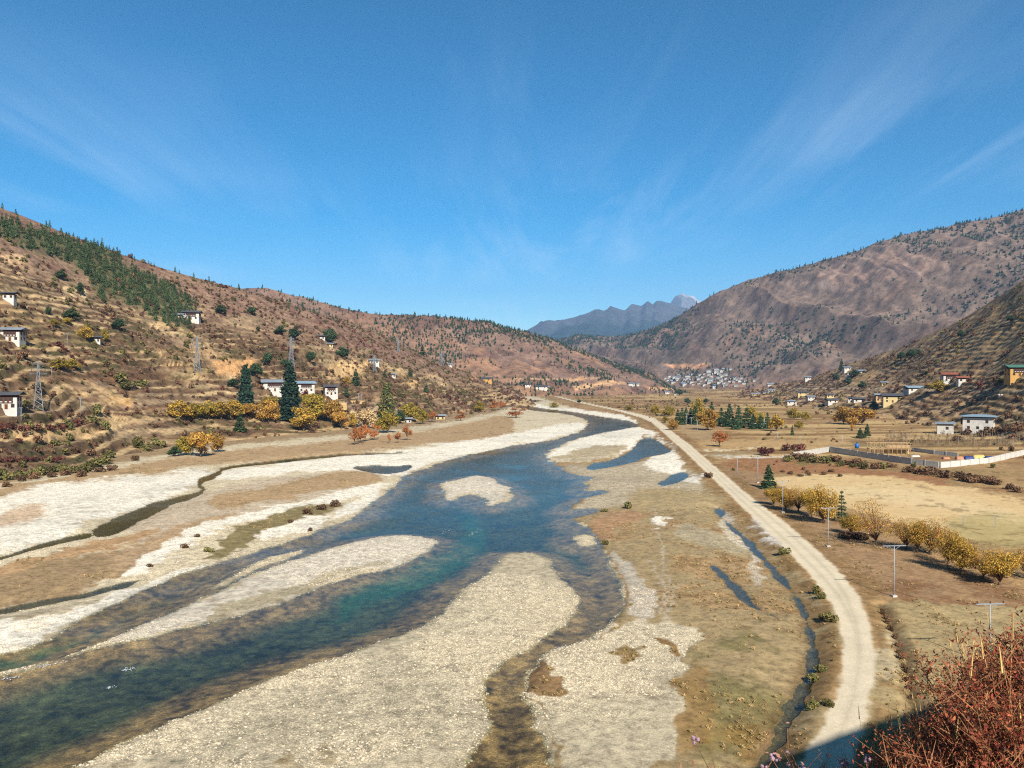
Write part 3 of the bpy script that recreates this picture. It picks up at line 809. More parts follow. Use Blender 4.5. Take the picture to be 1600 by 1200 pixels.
def l2_shape(P, T, Sg):
    x, y, z = P.T
    f = fade(T, 0.1, 0.92)
    rid = 1 - np.abs(fbm(x * 1.0, y * 0.35, 130, 4, 141))
    return f * (rid * 26 - 18 + fbm(x, y, 45, 4, 143) * 7) + fbm(x, y, 18, 3, 145) * 1.5 - 8 * (1 - sstep(0, 0.03, T))


def l2_col(P, T, Sg, px, py):
    x, y, z = P.T
    a, b_, c_ = fbm(x, y, 160, 4, 151), fbm(x, y, 50, 4, 153), fbm(x, y, 14, 3, 155)
    Cc = np.tile(srgb(148, 118, 100), (len(x), 1))
    mix = lambda m, col: Cc * (1 - m[:, None]) + col * m[:, None]
    Cc = mix(sstep(0.0, 0.6, b_), srgb(122, 92, 78)); Cc = mix(sstep(0.1, 0.7, a) * 0.8, srgb(164, 126, 98))
    Cc = mix(sstep(0.45, 0.75, fbm(x, y, 70, 3, 157)) * 0.7, srgb(180, 136, 104))
    Cc = mix((1 - sstep(0.05, 0.2, T)) * 0.6, srgb(160, 122, 90))
    for poly, col in (([(885, 592), (912, 588), (914, 594), (886, 597)], srgb(222, 172, 124)), ([(895, 604), (950, 593), (985, 600), (960, 600), (900, 609)], srgb(222, 176, 128)), ([(1010, 604), (1050, 606), (1050, 609), (1012, 609)], srgb(222, 172, 122)),
                      (strip([(800, 591, .8), (880, 593, .8), (940, 590, .8)]), srgb(206, 166, 126))):
        Cc = mix(inpoly(px, py, poly, 1.8, c_ * 1.5), col)
    return Cc * (1 + 0.15 * c_)[:, None]


L2 = slope('hill_north', [
    (150, 1350, 0, 150, 425, 1800), (300, 1400, 0, 300, 445, 1850), (380, 1430, 0, 372, 451, 1880), (430, 1450, 0, 425, 453, 1900), (490, 1470, 0, 480, 467, 1930), (540, 1500, 0, 525, 480, 1950),
    (600, 1520, 0, 575, 488, 1980), (660, 1540, 0, 625, 491, 2010), (720, 1560, 0, 680, 493, 2040), (780, 1580, 0, 735, 499, 2080), (840, 1600, 0, 785, 509, 2120), (890, 1630, 0, 835, 522, 2160),
    (940, 1680, 0, 890, 542, 2200), (990, 1750, 0, 945, 562, 2250), (1040, 1850, 0, 1000, 582, 2300), (1080, 2000, 0, 1050, 606, 2350)], 420, 150, 1.1, l2_shape, l2_col, M['far'])

CLIFF = [(1280, 430), (1340, 405), (1400, 392), (1470, 396), (1480, 420), (1440, 435), (1380, 440), (1320, 452), (1240, 446)]


def r2_shape(P, T, Sg):
    x, y, z = P.T
    f = fade(T, 0.12, 0.93)
    rid = 1 - np.abs(fbm(x * 1.0 + 0.25 * y, y * 0.30, 300, 5, 161))
    px, py, dep = project(P)
    cl = inpoly(px, py, CLIFF, 8)
    g = np.abs(fbm(x, y * 0.1, 60, 3, 167))
    return f * (rid * 105 - 74 + fbm(x, y, 110, 4, 163) * 14) + cl * (g * 16 - 7) + fbm(x, y, 30, 3, 165) * 3 - 20 * (1 - sstep(0, 0.03, T))


def r2_col(P, T, Sg, px, py):
    x, y, z = P.T
    a, b_, c_ = fbm(x, y, 400, 4, 171), fbm(x, y, 110, 4, 173), fbm(x, y, 28, 3, 175)
    Cc = np.tile(srgb(146, 122, 104), (len(x), 1))

    def mx(m, col):
        nonlocal Cc
        Cc = Cc * (1 - m[:, None]) + col * m[:, None]
    mx(sstep(0.0, 0.6, b_), srgb(122, 100, 84)); mx(sstep(0.0, 0.7, a) * 0.7, srgb(156, 122, 100)); mx(sstep(0.1, 0.5, fbm(x, y * 0.25, 140, 4, 179)) * 0.6, srgb(104, 92, 76))
    cl = inpoly(px, py, CLIFF, 6, c_ * 8)
    mx(cl * 0.8, srgb(166, 134, 114)); mx(cl * sstep(0.6, 1.0, b_ + c_) * 0.35, srgb(190, 164, 142)); mx(cl * sstep(0.25, 0.5, fbm(x, y * 0.12, 45, 3, 177)) * 0.8, srgb(96, 82, 76))
    mx(inpoly(px, py, [(1240, 445), (1300, 435), (1300, 450), (1250, 455)], 5, c_ * 8) * 0.3, srgb(186, 166, 148))
    mx(sstep(0.6, 0.9, b_) * 0.5, srgb(186, 146, 120))
    mx(inpoly(px, py, [(1040, 570), (1110, 568), (1105, 573), (1062, 577)], 2, c_ * 2), srgb(214, 160, 118))
    mx((1 - sstep(0.04, 0.16, T + 0.03 * a)) * 0.6, srgb(166, 128, 98))
    return Cc * (1 + 0.15 * c_)[:, None]


R2 = slope('mountain_east', [
    (760, 3300, 0, 800, 536, 5200), (850, 3250, 0, 880, 528, 5000), (900, 3200, 0, 950, 524, 4700), (950, 3150, 0, 1000, 518, 4400), (1000, 3080, 0, 1030, 508, 4200), (1050, 3000, 0, 1058, 494, 4050), (1090, 2900, 0, 1085, 476, 3950),
    (1130, 2800, 0, 1112, 459, 3850), (1170, 2700, 0, 1150, 446, 3780), (1220, 2600, 0, 1210, 429, 3700), (1280, 2480, 0, 1275, 412, 3600), (1340, 2350, 0, 1335, 396, 3500), (1400, 2250, 0, 1395, 373, 3420),
    (1460, 2150, 0, 1455, 358, 3350), (1530, 2050, 0, 1525, 342, 3280), (1600, 1950, 0, 1600, 326, 3200), (1700, 1850, 0, 1700, 305, 3100), (1900, 1700, 0, 1900, 272, 2950), (2300, 1500, 0, 2300, 250, 2700)], 560, 240, 1.12, r2_shape, r2_col, M['far'])


def r1_shape(P, T, Sg):
    x, y, z = P.T
    f = fade(T)
    dz = f * (fbm(x, y, 110, 4, 181) * 6 + fbm(x, y, 28, 4, 183) * 2.2)
    q = (z + dz) / 4.2 + fbm(x, y, 60, 3, 187) * 0.9
    fr = q - np.floor(q)
    RISER['e'] = sstep(0.5, 0.62, fr) * (1 - sstep(0.9, 1.0, fr)) * (1 - sstep(0.7, 0.95, T)) * sstep(-0.5, 0.2, fbm(x, y, 45, 3, 193) + 0.1)
    msk = sstep(-0.4, 0.5, fbm(x, y, 80, 3, 189) + 0.2) * (1 - sstep(0.7, 0.95, T)) * sstep(0.02, 0.1, T)
    return dz + (sstep(0.55, 0.95, fr) - fr) * 4.2 * msk * 0.38 + fbm(x, y, 6, 3, 191) * 0.5 * f - 0.8 * (1 - sstep(0, 0.02, T))


def r1_col(P, T, Sg, px, py):
    x, y, z = P.T
    a, b_, c_ = fbm(x, y, 55, 4, 201), fbm(x, y, 15, 4, 203), fbm(x, y, 5, 3, 205)
    Cc = np.tile(srgb(198, 166, 124), (len(x), 1))
    mix = lambda m, col: Cc * (1 - m[:, None]) + col * m[:, None]
    Cc = mix(sstep(0.0, 0.6, b_), srgb(168, 134, 98)); Cc = mix(sstep(0.0, 0.7, a) * 0.8, srgb(178, 152, 106))
    Cc = mix(sstep(0.56, 0.66, vnoise(x / 40.0 + 0.5 * a, z / 2.0 + b_, 207)) * 0.8, srgb(196, 162, 112))
    Cc = mix(sstep(0.6, 0.74, vnoise(x / 30.0 + 5, z / 1.7 + b_, 209)) * 0.6, srgb(124, 92, 66))
    Cc = mix(RISER['e'] * 0.7, srgb(112, 86, 62))
    Cc = mix(sstep(0.2, 0.6, T) * 0.25, srgb(150, 118, 90))
    Cc = mix(inpoly(px, py, [(1330, 592), (1365, 577), (1366, 583), (1345, 598)], 3, c_ * 3), srgb(196, 160, 110))
    Cc = mix(inpoly(px, py, strip([(1230, 608, 1.2), (1330, 606, 1.2), (1420, 608, 1.2), (1470, 610, 1.2), (1600, 612, 1.2)]), 1.0) * 0.8, srgb(196, 176, 146))
    return Cc * (1 + 0.16 * c_)[:, None]


R1 = slope('hillside_east', [
    (1150, 1500, -1, 1165, 609, 2000), (1200, 1250, 0, 1215, 602, 1850), (1240, 1050, 0, 1255, 593, 1600), (1290, 860, 0, 1300, 580, 1400), (1340, 730, 0, 1350, 563, 1250), (1400, 630, 0, 1400, 545, 1120),
    (1450, 560, 1, 1450, 524, 1020), (1510, 500, 2, 1505, 499, 930), (1570, 450, 2, 1560, 464, 860), (1640, 400, 2, 1620, 428, 800), (1750, 330, 2, 1740, 370, 720), (1950, 260, 2, 1950, 300, 620), (2400, 190, 2, 2400, 240, 520)], 520, 230, 1.1, r1_shape, r1_col, M['slope'])


def mt_shape(P, T, Sg):
    x, y, z = P.T
    f = fade(T, 0.1, 0.96)
    rid = 1 - np.abs(fbm(x, y * 0.4, 1500, 5, 221))
    return f * (rid * 420 - 300 + fbm(x, y, 500, 4, 223) * 90)


def mt_col(P, T, Sg, px, py):
    x, y, z = P.T
    b_ = fbm(x, y, 700, 5, 231)
    Cc = np.tile(srgb(54, 68, 60), (len(x), 1))
    m = sstep(0.55, 0.95, T + 0.2 * b_)[:, None]
    return Cc * (1 - m) + srgb(92, 90, 88) * m


slope('far_mountain', [
    (500, 9000, -50, 560, 560, 13500), (650, 9000, -50, 720, 535, 13500), (760, 9000, -50, 822, 517, 13500), (830, 9000, -50, 860, 507, 13600), (880, 9000, -50, 900, 494, 13700), (910, 9000, -50, 932, 483, 13800), (930, 9000, -50, 945, 486, 13900),
    (945, 9000, -50, 957, 480, 14000), (960, 9000, -50, 975, 485, 14100), (975, 9000, -50, 988, 475, 14200), (985, 9000, -50, 1002, 478, 14300), (995, 9000, -50, 1012, 470.5, 14400), (1005, 9000, -50, 1020, 473, 14500),
    (1015, 9000, -50, 1028, 468.5, 14500), (1030, 9000, -50, 1045, 474, 14500), (1060, 9000, -50, 1070, 480, 14500), (1120, 9000, -50, 1150, 490, 14500), (1250, 9000, -50, 1300, 500, 14500)], 260, 90, 1.05, mt_shape, mt_col, M['mountain'], 8, 0.4)


def sn_col(P, T, Sg, px, py):
    x, y, z = P.T
    b_ = fbm(x, y, 900, 5, 241)
    m = sstep(0.945, 1.0, T + 0.06 * b_)[:, None] * 0.6
    return np.tile(srgb(132, 130, 130), (len(x), 1)) * (1 - m) + srgb(250, 250, 252) * m


slope('snow_peak', [
    (980, 14500, 300, 990, 500, 19500), (1020, 14500, 300, 1030, 482, 19500), (1040, 14500, 300, 1046, 474, 19500), (1050, 14500, 300, 1056, 468, 19500), (1056, 14500, 300, 1062, 463.5, 19500), (1062, 14500, 300, 1068, 461, 19500),
    (1070, 14500, 300, 1075, 462, 19500), (1078, 14500, 300, 1084, 463, 19500), (1086, 14500, 300, 1092, 469, 19500), (1110, 14500, 300, 1110, 480, 19500), (1160, 14500, 300, 1160, 500, 19500)], 160, 70, 1.05, mt_shape, sn_col, M['mountain'], 8, 0.4)


def hit(px, py):
    """first ground or slope seen through a pixel"""
    best, P3 = 1e9, None
    if py > 604:
        p = on_z(px, py, 0.6)
        if p[1] < 4000:
            best = p[1]; P3 = np.array([p[0], p[1], ground_z(p[0], p[1])])
    for (P, qx, qy, dep, T, a, b_) in PATCH[:4]:
        m = (np.abs(qx - px) < 4.0) & (np.abs(qy - py) < 3.0) & (T < 0.99) & (P[:, 2] > 0.8)
        ii = np.nonzero(m)[0]
        if len(ii):
            dn = dep[ii].min()
            jj = ii[dep[ii] < dn * 1.06]
            w = (qx[jj] - px) ** 2 + 3 * (qy[jj] - py) ** 2
            k = jj[np.argmin(w)]
            if P[k, 1] < best:
                best = P[k, 1]
                Q = P[k].copy()
                Q[0] = (px - 800) / F * dep[k]
                P3 = Q
    return Vector(P3) if P3 is not None else None

#@@PART2
# ------------------------------------------------------------------ the spur the camera stands on
hx = np.concatenate([np.arange(-60, -8, 2.0), np.arange(-8, 12, 0.25), np.arange(12, 140, 2.0)])
hy = np.concatenate([np.arange(-90, -4, 2.0), np.arange(-4, 12, 0.25), np.arange(12, 62, 1.5)])


def near_z(x, y):
    x = np.asarray(x, float); y = np.asarray(y, float)
    yf = np.clip(y, 0, None)
    side = np.where(x > 0, 0.45 * x - 0.0012 * x * x + 0.045 * np.clip(x - 10, 0, None), 0.25 * x)
    rel = -1.62 - 0.40 * yf + side - 0.75 * np.clip(y - 5.0, 0, None) - 0.004 * np.clip(y - 5, 0, None) ** 2 + 0.12 * np.clip(-y, 0, 40)
    rel = rel - 1.2 * np.clip(yf - 5.5, 0, None) * sstep(0, 18, x) * 0.5
    return CAM_H + rel + fbm(x, y, 3.0, 4, 301) * 0.10 + fbm(x, y, 16.0, 3, 303) * 0.5 * sstep(6, 20, np.hypot(x, y))


HX, HY = np.meshgrid(hx, hy)
HXr, HYr = HX.ravel(), HY.ravel()
HZ = np.maximum(near_z(HXr, HYr), -2.0)
me = np_mesh('spur_ground', np.stack([HXr, HYr, HZ], 1), grid_quads(len(hy), len(hx)))
nc_ = fbm(HXr, HYr, 1.2, 4, 305)
cc = srgb(122, 92, 62)[None] * (1 + 0.3 * nc_[:, None]) + srgb(60, 60, 10)[None] * 0.1
add_color(me, 'col', np.clip(cc, 0.01, 0.6))
tag(obj('spur_ground', me, M['near']), kind='structure')

# ------------------------------------------------------------------ plants
M['leaf'] = leaf_mat('leaves', trans=0.22, vary=0.22)
M['needle'] = leaf_mat('needles', trans=0.08, vary=0.25)
M['scrub'] = leaf_mat('scrub_leaves', trans=0.12, vary=0.40)
M['bark'] = plain('bark', srgb(120, 96, 74), 0.95, 0.3, 3.0)
M['bark_pale'] = plain('pale_bark', srgb(176, 158, 136), 0.95, 0.3, 3.0)
GOLD = [(194, 152, 58), (174, 138, 54), (150, 124, 52), (204, 164, 82), (120, 106, 50)]
GOLDO = [(188, 142, 62), (170, 122, 56), (192, 150, 72), (140, 112, 54)]
OLIV = [(150, 132, 48), (128, 118, 48), (168, 140, 50), (104, 104, 46)]
ORNG = [(186, 118, 66), (172, 104, 60), (196, 134, 78), (150, 92, 58)]
STRAW = [(222, 192, 140), (206, 176, 124), (190, 158, 108)]
DARKG = [(52, 74, 48), (64, 86, 52), (44, 62, 44), (76, 92, 56)]
BLUEG = [(40, 62, 50), (50, 74, 58), (34, 52, 44), (62, 84, 62)]
PINEG = [(64, 82, 52), (76, 92, 56), (52, 70, 46), (88, 98, 60)]
SCRUBB = [(112, 82, 60), (98, 72, 54), (124, 94, 66), (88, 70, 50)]
SCRUBO = [(112, 104, 58), (96, 94, 52), (128, 114, 66), (82, 84, 48)]
SCRUBR = [(104, 58, 50), (90, 50, 46), (118, 70, 56), (84, 56, 46)]


def leaves(name, rng, cent, size, pal, mat, outward=None, k=0.85, aspect=1.0):
    n = len(cent)
    nrm = rng.normal(size=(n, 3))
    if outward is not None:
        nrm = nrm * 0.7 + outward * 1.1
    nrm /= np.linalg.norm(nrm, axis=1)[:, None] + 1e-9
    u = np.cross(nrm, rng.normal(size=(n, 3))); u /= np.linalg.norm(u, axis=1)[:, None] + 1e-9
    v = np.cross(nrm, u)
    sz = (size * rng.uniform(0.6, 1.35, n))[:, None]
    a, b_ = u * sz, v * sz * aspect
    V = np.stack([cent - a * 1.1, cent - b_ * 0.7, cent + a * 1.1, cent + b_ * 0.7], 1).reshape(-1, 3)
    me = np_mesh(name, V, np.arange(4 * n).reshape(-1, 4), False)
    pc = np.array([srgb(*c, k=k) for c in pal])[rng.integers(0, len(pal), n)] * rng.uniform(0.8, 1.2, (n, 1))
    add_color(me, 'col', np.repeat(pc, 4, axis=0))
    me.materials.append(mat)
    return me


def broadleaf(seed, h=8.0, w=7.0, n=1500, pal=GOLD, leaf=0.26, lean=0.0, low=0.25, limbs=7, sparse=0.0):
    """trunk mesh, crown mesh of a spreading tree, base at the origin"""
    rng = np.random.default_rng(seed); rnd = random.Random(seed)
    mb = MB(); th = h * low
    r0 = h * 0.028
    top = Vector((lean * th, 0, th))
    mb.tube([(0, 0, -0.4), (lean * th * 0.4, 0.02 * h, th * 0.5), top], [r0 * 1.25, r0, r0 * 0.85], 6)
    tips = []
    for i in range(limbs):
        an = 2 * math.pi * (i + rnd.uniform(-0.3, 0.3)) / limbs
        rr = w * 0.5 * rnd.uniform(0.45, 0.78); zz = h * rnd.uniform(max(low + 0.10, 0.28), 0.84)
        if i == 0: rr *= 0.2; zz = h * 0.88
        e = Vector((math.cos(an) * rr + lean * zz, math.sin(an) * rr, zz))
        mid = top.lerp(e, 0.5) + Vector((0, 0, h * rnd.uniform(0.0, 0.07)))
        mb.tube([top, mid, e], [r0 * 0.6, r0 * 0.4, r0 * 0.12], 4)
        tips.append((e, w * rnd.uniform(0.20, 0.30)))
        for k in range(3):
            e2 = mid.lerp(e, rnd.uniform(0.2, 0.9)) + Vector((rnd.uniform(-1, 1), rnd.uniform(-1, 1), rnd.uniform(-0.3, 1.0))) * w * 0.19
            mb.tube([mid.lerp(e, 0.3), e2], [r0 * 0.25, r0 * 0.06], 3)
            tips.append((e2, w * rnd.uniform(0.10, 0.19)))
    cs, out = [], []
    wt = np.array([r ** 2 for _, r in tips]); wt /= wt.sum()
    for (c, r), k in zip(tips, rng.multinomial(n, wt)):
        d = rng.normal(size=(k, 3)); d /= np.linalg.norm(d, axis=1)[:, None]
        rad = r * rng.uniform(0.25, 1.0, (k, 1)) ** 0.5
        cs.append(np.array(c) + d * rad * np.array([1, 1, 0.85])); out.append(d)
    cs, out = np.concatenate(cs), np.concatenate(out)
    cs[:, 2] = np.maximum(cs[:, 2], h * 0.10)
    trunk = mb.mesh('trunk', M['bark'], True)
    crown = leaves('crown', rng, cs, leaf, pal, M['leaf'], out)
    return trunk, crown


def conifer(seed, h=12.0, w=5.0, n=1400, pal=DARKG, leaf=0.34, low=0.04, power=0.85, droop=0.25, gap=0.0):
    rng = np.random.default_rng(seed)
    mb = MB().tube([(0, 0, -0.5), (0, 0, h * 0.5), (0, 0, h * 0.97)], [h * 0.02, h * 0.013, h * 0.003], 6)
    nw = max(8, int(h * 1.1)); cs, out = [], []
    zs = low + (1 - low) * (np.arange(nw) + rng.uniform(-0.3, 0.3, nw)) / nw
    tot = ((1 - zs) ** power + 0.06); tot /= tot.sum()
    for z, share in zip(zs, tot):
        rz = w * 0.5 * (max(1 - z, 0.0) ** power + 0.03) * rng.uniform(0.78, 1.12)
        nb = rng.integers(6, 10)
        m = int(n * share) + 3
        az = rng.uniform(0, 2 * math.pi) + 2 * math.pi * rng.integers(0, nb, m) / nb + rng.normal(0, 0.14, m)
        lenf = rng.uniform(0.75, 1.1, nb)[(az * 0).astype(int)]
        t_ = rng.uniform(0.15, 1.0, m) ** 0.6
        r = rz * t_ * lenf
        zz = z * h - droop * r + rng.normal(0, 0.05 * h / nw * 3, m)
        cs.append(np.stack([np.cos(az) * r, np.sin(az) * r, np.maximum(zz, 0.02 * h)], 1))
        out.append(np.stack([np.cos(az) * 0.6, np.sin(az) * 0.6, np.full(m, 0.6)], 1))
    cs, out = np.concatenate(cs), np.concatenate(out)
    return mb.mesh('trunk', M['bark'], True), leaves('crown', rng, cs, leaf, pal, M['needle'], out, aspect=0.7)


def bush(seed, h=1.6, w=2.2, n=220, pal=SCRUBB, leaf=0.16, mat='scrub'):
    """one mesh: leaf clumps of uneven height on the ground"""
    rng = np.random.default_rng(seed); cs, out = [], []
    nb = rng.integers(4, 8)
    for i in range(nb):
        a = rng.uniform(0, 6.28); r = rng.uniform(0, 0.32) * w
        c = np.array([math.cos(a) * r, math.sin(a) * r, h * rng.uniform(0.25, 0.55)])
        k = n // nb
        d = rng.normal(size=(k, 3)); d /= np.linalg.norm(d, axis=1)[:, None]
        cs.append(c + d * (rng.uniform(0.3, 1.0, (k, 1)) ** 0.5) * np.array([w * 0.27, w * 0.27, h * 0.42])); out.append(d)
    cs, out = np.concatenate(cs), np.concatenate(out)
    cs[:, 2] = np.abs(cs[:, 2])
    return leaves('bush', rng, cs, leaf, pal, M[mat], out)


TREES = {
    'gold': [broadleaf(11 + i, 8, 7.6, 2600, GOLD, 0.28, low=0.10, limbs=10) for i in range(3)], 'goldo': [broadleaf(21 + i, 8, 7.6, 2400, GOLDO, 0.28, low=0.10, limbs=10) for i in range(2)],
    'oliv': [broadleaf(31 + i, 8, 7.8, 2400, OLIV + GOLD[:1], 0.28, low=0.10, limbs=10) for i in range(2)], 'orng': [broadleaf(41 + i, 8, 7.0, 1100, ORNG, 0.28, low=0.24) for i in range(2)],
    'straw': [broadleaf(51, 8, 9, 1300, STRAW, 0.36, low=0.08)], 'dark': [broadleaf(61 + i, 8, 7.0, 1700, DARKG, 0.36, low=0.06, limbs=9) for i in range(2)],
    'row': [broadleaf(71 + i, 9, 8.0, 7000, GOLD + GOLDO[:2] + OLIV[:1], 0.15, lean=[-0.15, 0.12, 0.0][i], low=0.10, limbs=13) for i in range(3)],
    'airy': [broadleaf(75 + i, 9.5, 8.5, [2600, 3600, 4200][i], GOLD + ORNG[:2], 0.12, lean=[-0.22, -0.1, 0.15][i], low=0.12, limbs=[12, 16, 16][i]) for i in range(3)],
    'cyp': [conifer(81, 34, 13.5, 6500, BLUEG, 0.85, 0.02, 0.62, 0.3), conifer(82, 30, 10.5, 5500, BLUEG, 0.8, 0.02, 0.55, 0.3)],
    'con': [conifer(91 + i, 12, 6.2, 1800, DARKG, 0.46) for i in range(3)], 'mixed': [conifer(97, 24, 14, 2600, DARKG + OLIV[:2], 0.6, 0.05, 0.5, 0.1)],
    'thin': [conifer(98, 9, 4.2, 620, DARKG, 0.24, 0.12)],
}
H_OF = {'gold': 8, 'goldo': 8, 'oliv': 8, 'orng': 8, 'straw': 8, 'dark': 8, 'row': 9, 'airy': 9.5, 'con': 12, 'mixed': 24, 'thin': 9}
W_OF = {'gold': 7.6, 'goldo': 7.6, 'oliv': 7.8, 'orng': 7.4, 'straw': 9, 'dark': 7.4, 'row': 8.6, 'airy': 8, 'con': 5.4, 'mixed': 14, 'thin': 4.2}
NAMES = {'gold': 'golden_tree', 'goldo': 'golden_tree', 'oliv': 'olive_tree', 'orng': 'orange_tree', 'straw': 'straw_coloured_tree', 'dark': 'evergreen_tree', 'row': 'willow_tree', 'airy': 'willow_tree',
         'cyp': 'cypress_tree', 'con': 'conifer_tree', 'mixed': 'fir_tree', 'thin': 'conifer_tree'}
rt = random.Random(5)


def tree(kind, px, py, hpx, wpx, label, group=None, var=None, loc=None):
    p = loc or hit(px, py)
    d = p.y
    pair = TREES[kind][(rt.randrange(len(TREES[kind])) if var is None else var) % len(TREES[kind])]
    h0, w0 = (H_OF.get(kind), W_OF.get(kind)) if kind != 'cyp' else ((34, 12) if var == 0 else (30, 9.0))
    root = empty(NAMES[kind], p, rt.uniform(0, 6.28) if kind != 'airy' else 0.3)
    sh, sw = hpx * d / F / h0, wpx * d / F / w0
    root.scale = (sw, sw, sh)
    tag(root, label, 'tree', group)
    obj('trunk', pair[0], None, root); obj('crown', pair[1], None, root)
    return root


def row(kind, spots, label, group):
    for s_ in spots:
        tree(kind, *s_, label, group)


# ---- west bank
G1 = 'golden trees below the farmhouses'
row('gold', [(281, 655, 29, 38), (345, 655, 28, 32), (364, 654, 30, 34)], 'bushy golden tree in the row left of the tall cypresses', G1)
row('oliv', [(305, 656, 25, 28), (326, 656, 29, 34)], 'yellow-green tree between golden ones in the row by the cypresses', G1)
row('goldo', [(392, 655, 24, 30), (419, 659, 32, 36)], 'orange-gold tree between the two tall cypresses', G1)
tree('oliv', 421, 634, 14, 36, 'yellow-green tree right under the white farmhouse', G1)
tree('cyp', 384, 640, 72, 25, 'tall narrow dark green cypress at the end of the golden row', var=1)
tree('cyp', 453, 656, 90, 40, 'tallest broad dark cypress standing before the farmhouses', var=0)
tree('con', 375, 674, 29, 22, 'small dark conifer below the narrow cypress')
tree('gold', 474, 674, 37, 36, 'round golden tree beside the foot of the tallest cypress')
row('oliv', [(494, 655, 38, 44), (487, 634, 18, 36)], 'yellow-green tree right of the tallest cypress', G1)
row('goldo', [(519, 661, 34, 38), (533, 670, 26, 24)], 'amber tree below the ruined earth house', G1)
tree('gold', 551, 669, 24, 14, 'slim golden tree beside the straw-coloured one')
tree('straw', 574, 670, 28, 38, 'pale straw-coloured bushy tree on the bank')
tree('oliv', 606, 677, 32, 36, 'olive-gold tree in front of the large fir')
tree('mixed', 604, 656, 58, 36, 'large dark green fir with olive top above the river bank')
tree('dark', 625, 663, 22, 18, 'dark evergreen bush-like tree beside the large fir')
row('oliv', [(641, 658, 27, 28), (660, 663, 22, 20)], 'yellow-green tree right of the large fir', G1)
tree('orng', 675, 660, 17, 20, 'russet tree at the end of the bank trees')
row('orng', [(554, 696, 28, 18), (563, 693, 26, 18), (571, 691, 26, 18), (585, 688, 24, 18)], 'thin-stemmed orange tree in the line on the flat', 'orange trees on the flat')
tree('orng', 622, 693, 17, 14, 'small low orange tree standing alone on the flat')
tree('orng', 636, 689, 24, 17, 'orange-green tree beside a small low orange one')
tree('orng', 608, 694, 15, 8, 'nearly bare small tree on the flat')
tree('goldo', 314, 715, 38, 36, 'spreading golden tree with bare trunk at the edge of the gravel flat', var=0)
tree('goldo', 340, 708, 28, 22, 'smaller golden tree beside the spreading one on the flat', var=1)
tree('oliv', 291, 712, 28, 32, 'olive-green tree leaning against the spreading golden tree')
tree('dark', 272, 714, 16, 22, 'dark grey-green bush-like tree at the gravel edge')
tree('oliv', 749, 643, 17, 18, 'green-gold tree near the river bend')
row('orng', [(772, 641, 14, 16), (784, 640, 12, 14)], 'rust-orange tree near the river bend', 'rust trees near the river bend')
tree('orng', 720, 658, 14, 18, 'low rust-coloured tree on the brown flat')
tree('orng', 806, 653, 16, 28, 'wide orange-brown tree by the first river bend')
row('dark', [(461, 531, 20, 22), (437, 523, 14, 20), (517, 538, 24, 24)], 'dark round evergreen high on the terraced slope', 'evergreens on the terraced slope')
row('dark', [(485, 567, 17, 18), (417, 573, 20, 18), (535, 559, 18, 24), (445, 575, 14, 18), (403, 584, 16, 16)], 'dark green tree among the middle terraces', 'evergreens on the middle terraces')
row('con', [(556, 602, 25, 16), (641, 589, 12, 10), (666, 613, 13, 9), (541, 617, 13, 10), (660, 554, 16, 11), (601, 590, 12, 8)], 'lone dark conifer on the terraced slope', 'lone conifers on the slope')
tree('gold', 541, 602, 14, 14, 'small yellow tree beside a dark conifer on the terraces')
tree('gold', 134, 533, 24, 20, 'bright yellow tree beside the small blue-white house')
tree('oliv', 164, 535, 20, 12, 'slim olive tree right of the small blue-white house')
row('dark', [(110, 498, 16, 24), (185, 516, 18, 24), (75, 493, 14, 10), (125, 462, 20, 12), (95, 437, 16, 18), (345, 492, 16, 18), (392, 492, 12, 16)], 'dark green tree on the upper brown slope', 'evergreens on the upper slope')
row('oliv', [(85, 511, 12, 18), (105, 508, 12, 14), (95, 578, 16, 34), (112, 576, 14, 26)], 'olive-yellow bushy tree on the western slope', 'olive trees on the western slope')
row('dark', [(398, 590, 22, 22), (365, 605, 14, 22)], 'dark tree behind the narrow cypress', 'dark trees behind the cypress')
# ---- east side of the river
row('con', [(1059, 661, 22, 11), (1066, 664, 28, 13), (1072, 660, 24, 12), (1079, 663, 26, 13), (1086, 664, 30, 16), (1112, 660, 32, 16), (1127, 664, 28, 14), (1134, 668, 26, 14), (1140, 668, 38, 20), (1154, 669, 36, 18), (1167, 668, 32, 20), (1177, 671, 24, 16), (1189, 671, 22, 18), (1199, 670, 26, 12), (1120, 667, 22, 14), (1149, 672, 20, 16)],
    'dark green conifer in the grove beyond the dirt road', 'conifer grove beyond the road')
tree('oliv', 1092, 660, 36, 22, 'tall yellow-green tree among the conifers of the grove')
tree('goldo', 1106, 673, 31, 36, 'big round orange-gold tree in front of the conifer grove')
tree('gold', 1213, 675, 26, 24, 'golden tree at the field end of the conifer grove')
row('oliv', [(1172, 652, 16, 18), (1187, 664, 18, 22)], 'brownish gold tree behind the conifer grove', 'trees behind the grove')
tree('orng', 1124, 699, 25, 30, 'rounded orange-red tree standing alone before the grove')
tree('goldo', 1052, 673, 17, 17, 'small orange tree between the road and the grove')
row('oliv', [(1044, 651, 16, 20), (1024, 648, 14, 16), (1040, 661, 10, 10), (866, 637, 8, 16), (982, 641, 7, 16)], 'small olive-gold tree among the fields past the river bend', 'small trees among the fields')
row('dark', [(1074, 631, 9, 11), (1103, 631, 8, 9), (1062, 618, 8, 14), (905, 630, 6, 8)], 'small round dark tree far out on the plain', 'dark trees far out on the plain')
tree('oliv', 1241, 656, 17, 22, 'rounded olive-gold tree on the far tan field')
tree('oliv', 1259, 657, 13, 15, 'smaller round tree next to the olive-gold one on the tan field')
tree('oliv', 1248, 670, 12, 14, 'low tawny tree in the middle of the brown field')
tree('con', 1238, 681, 16, 7, 'tiny pointed conifer alone on the brown field')
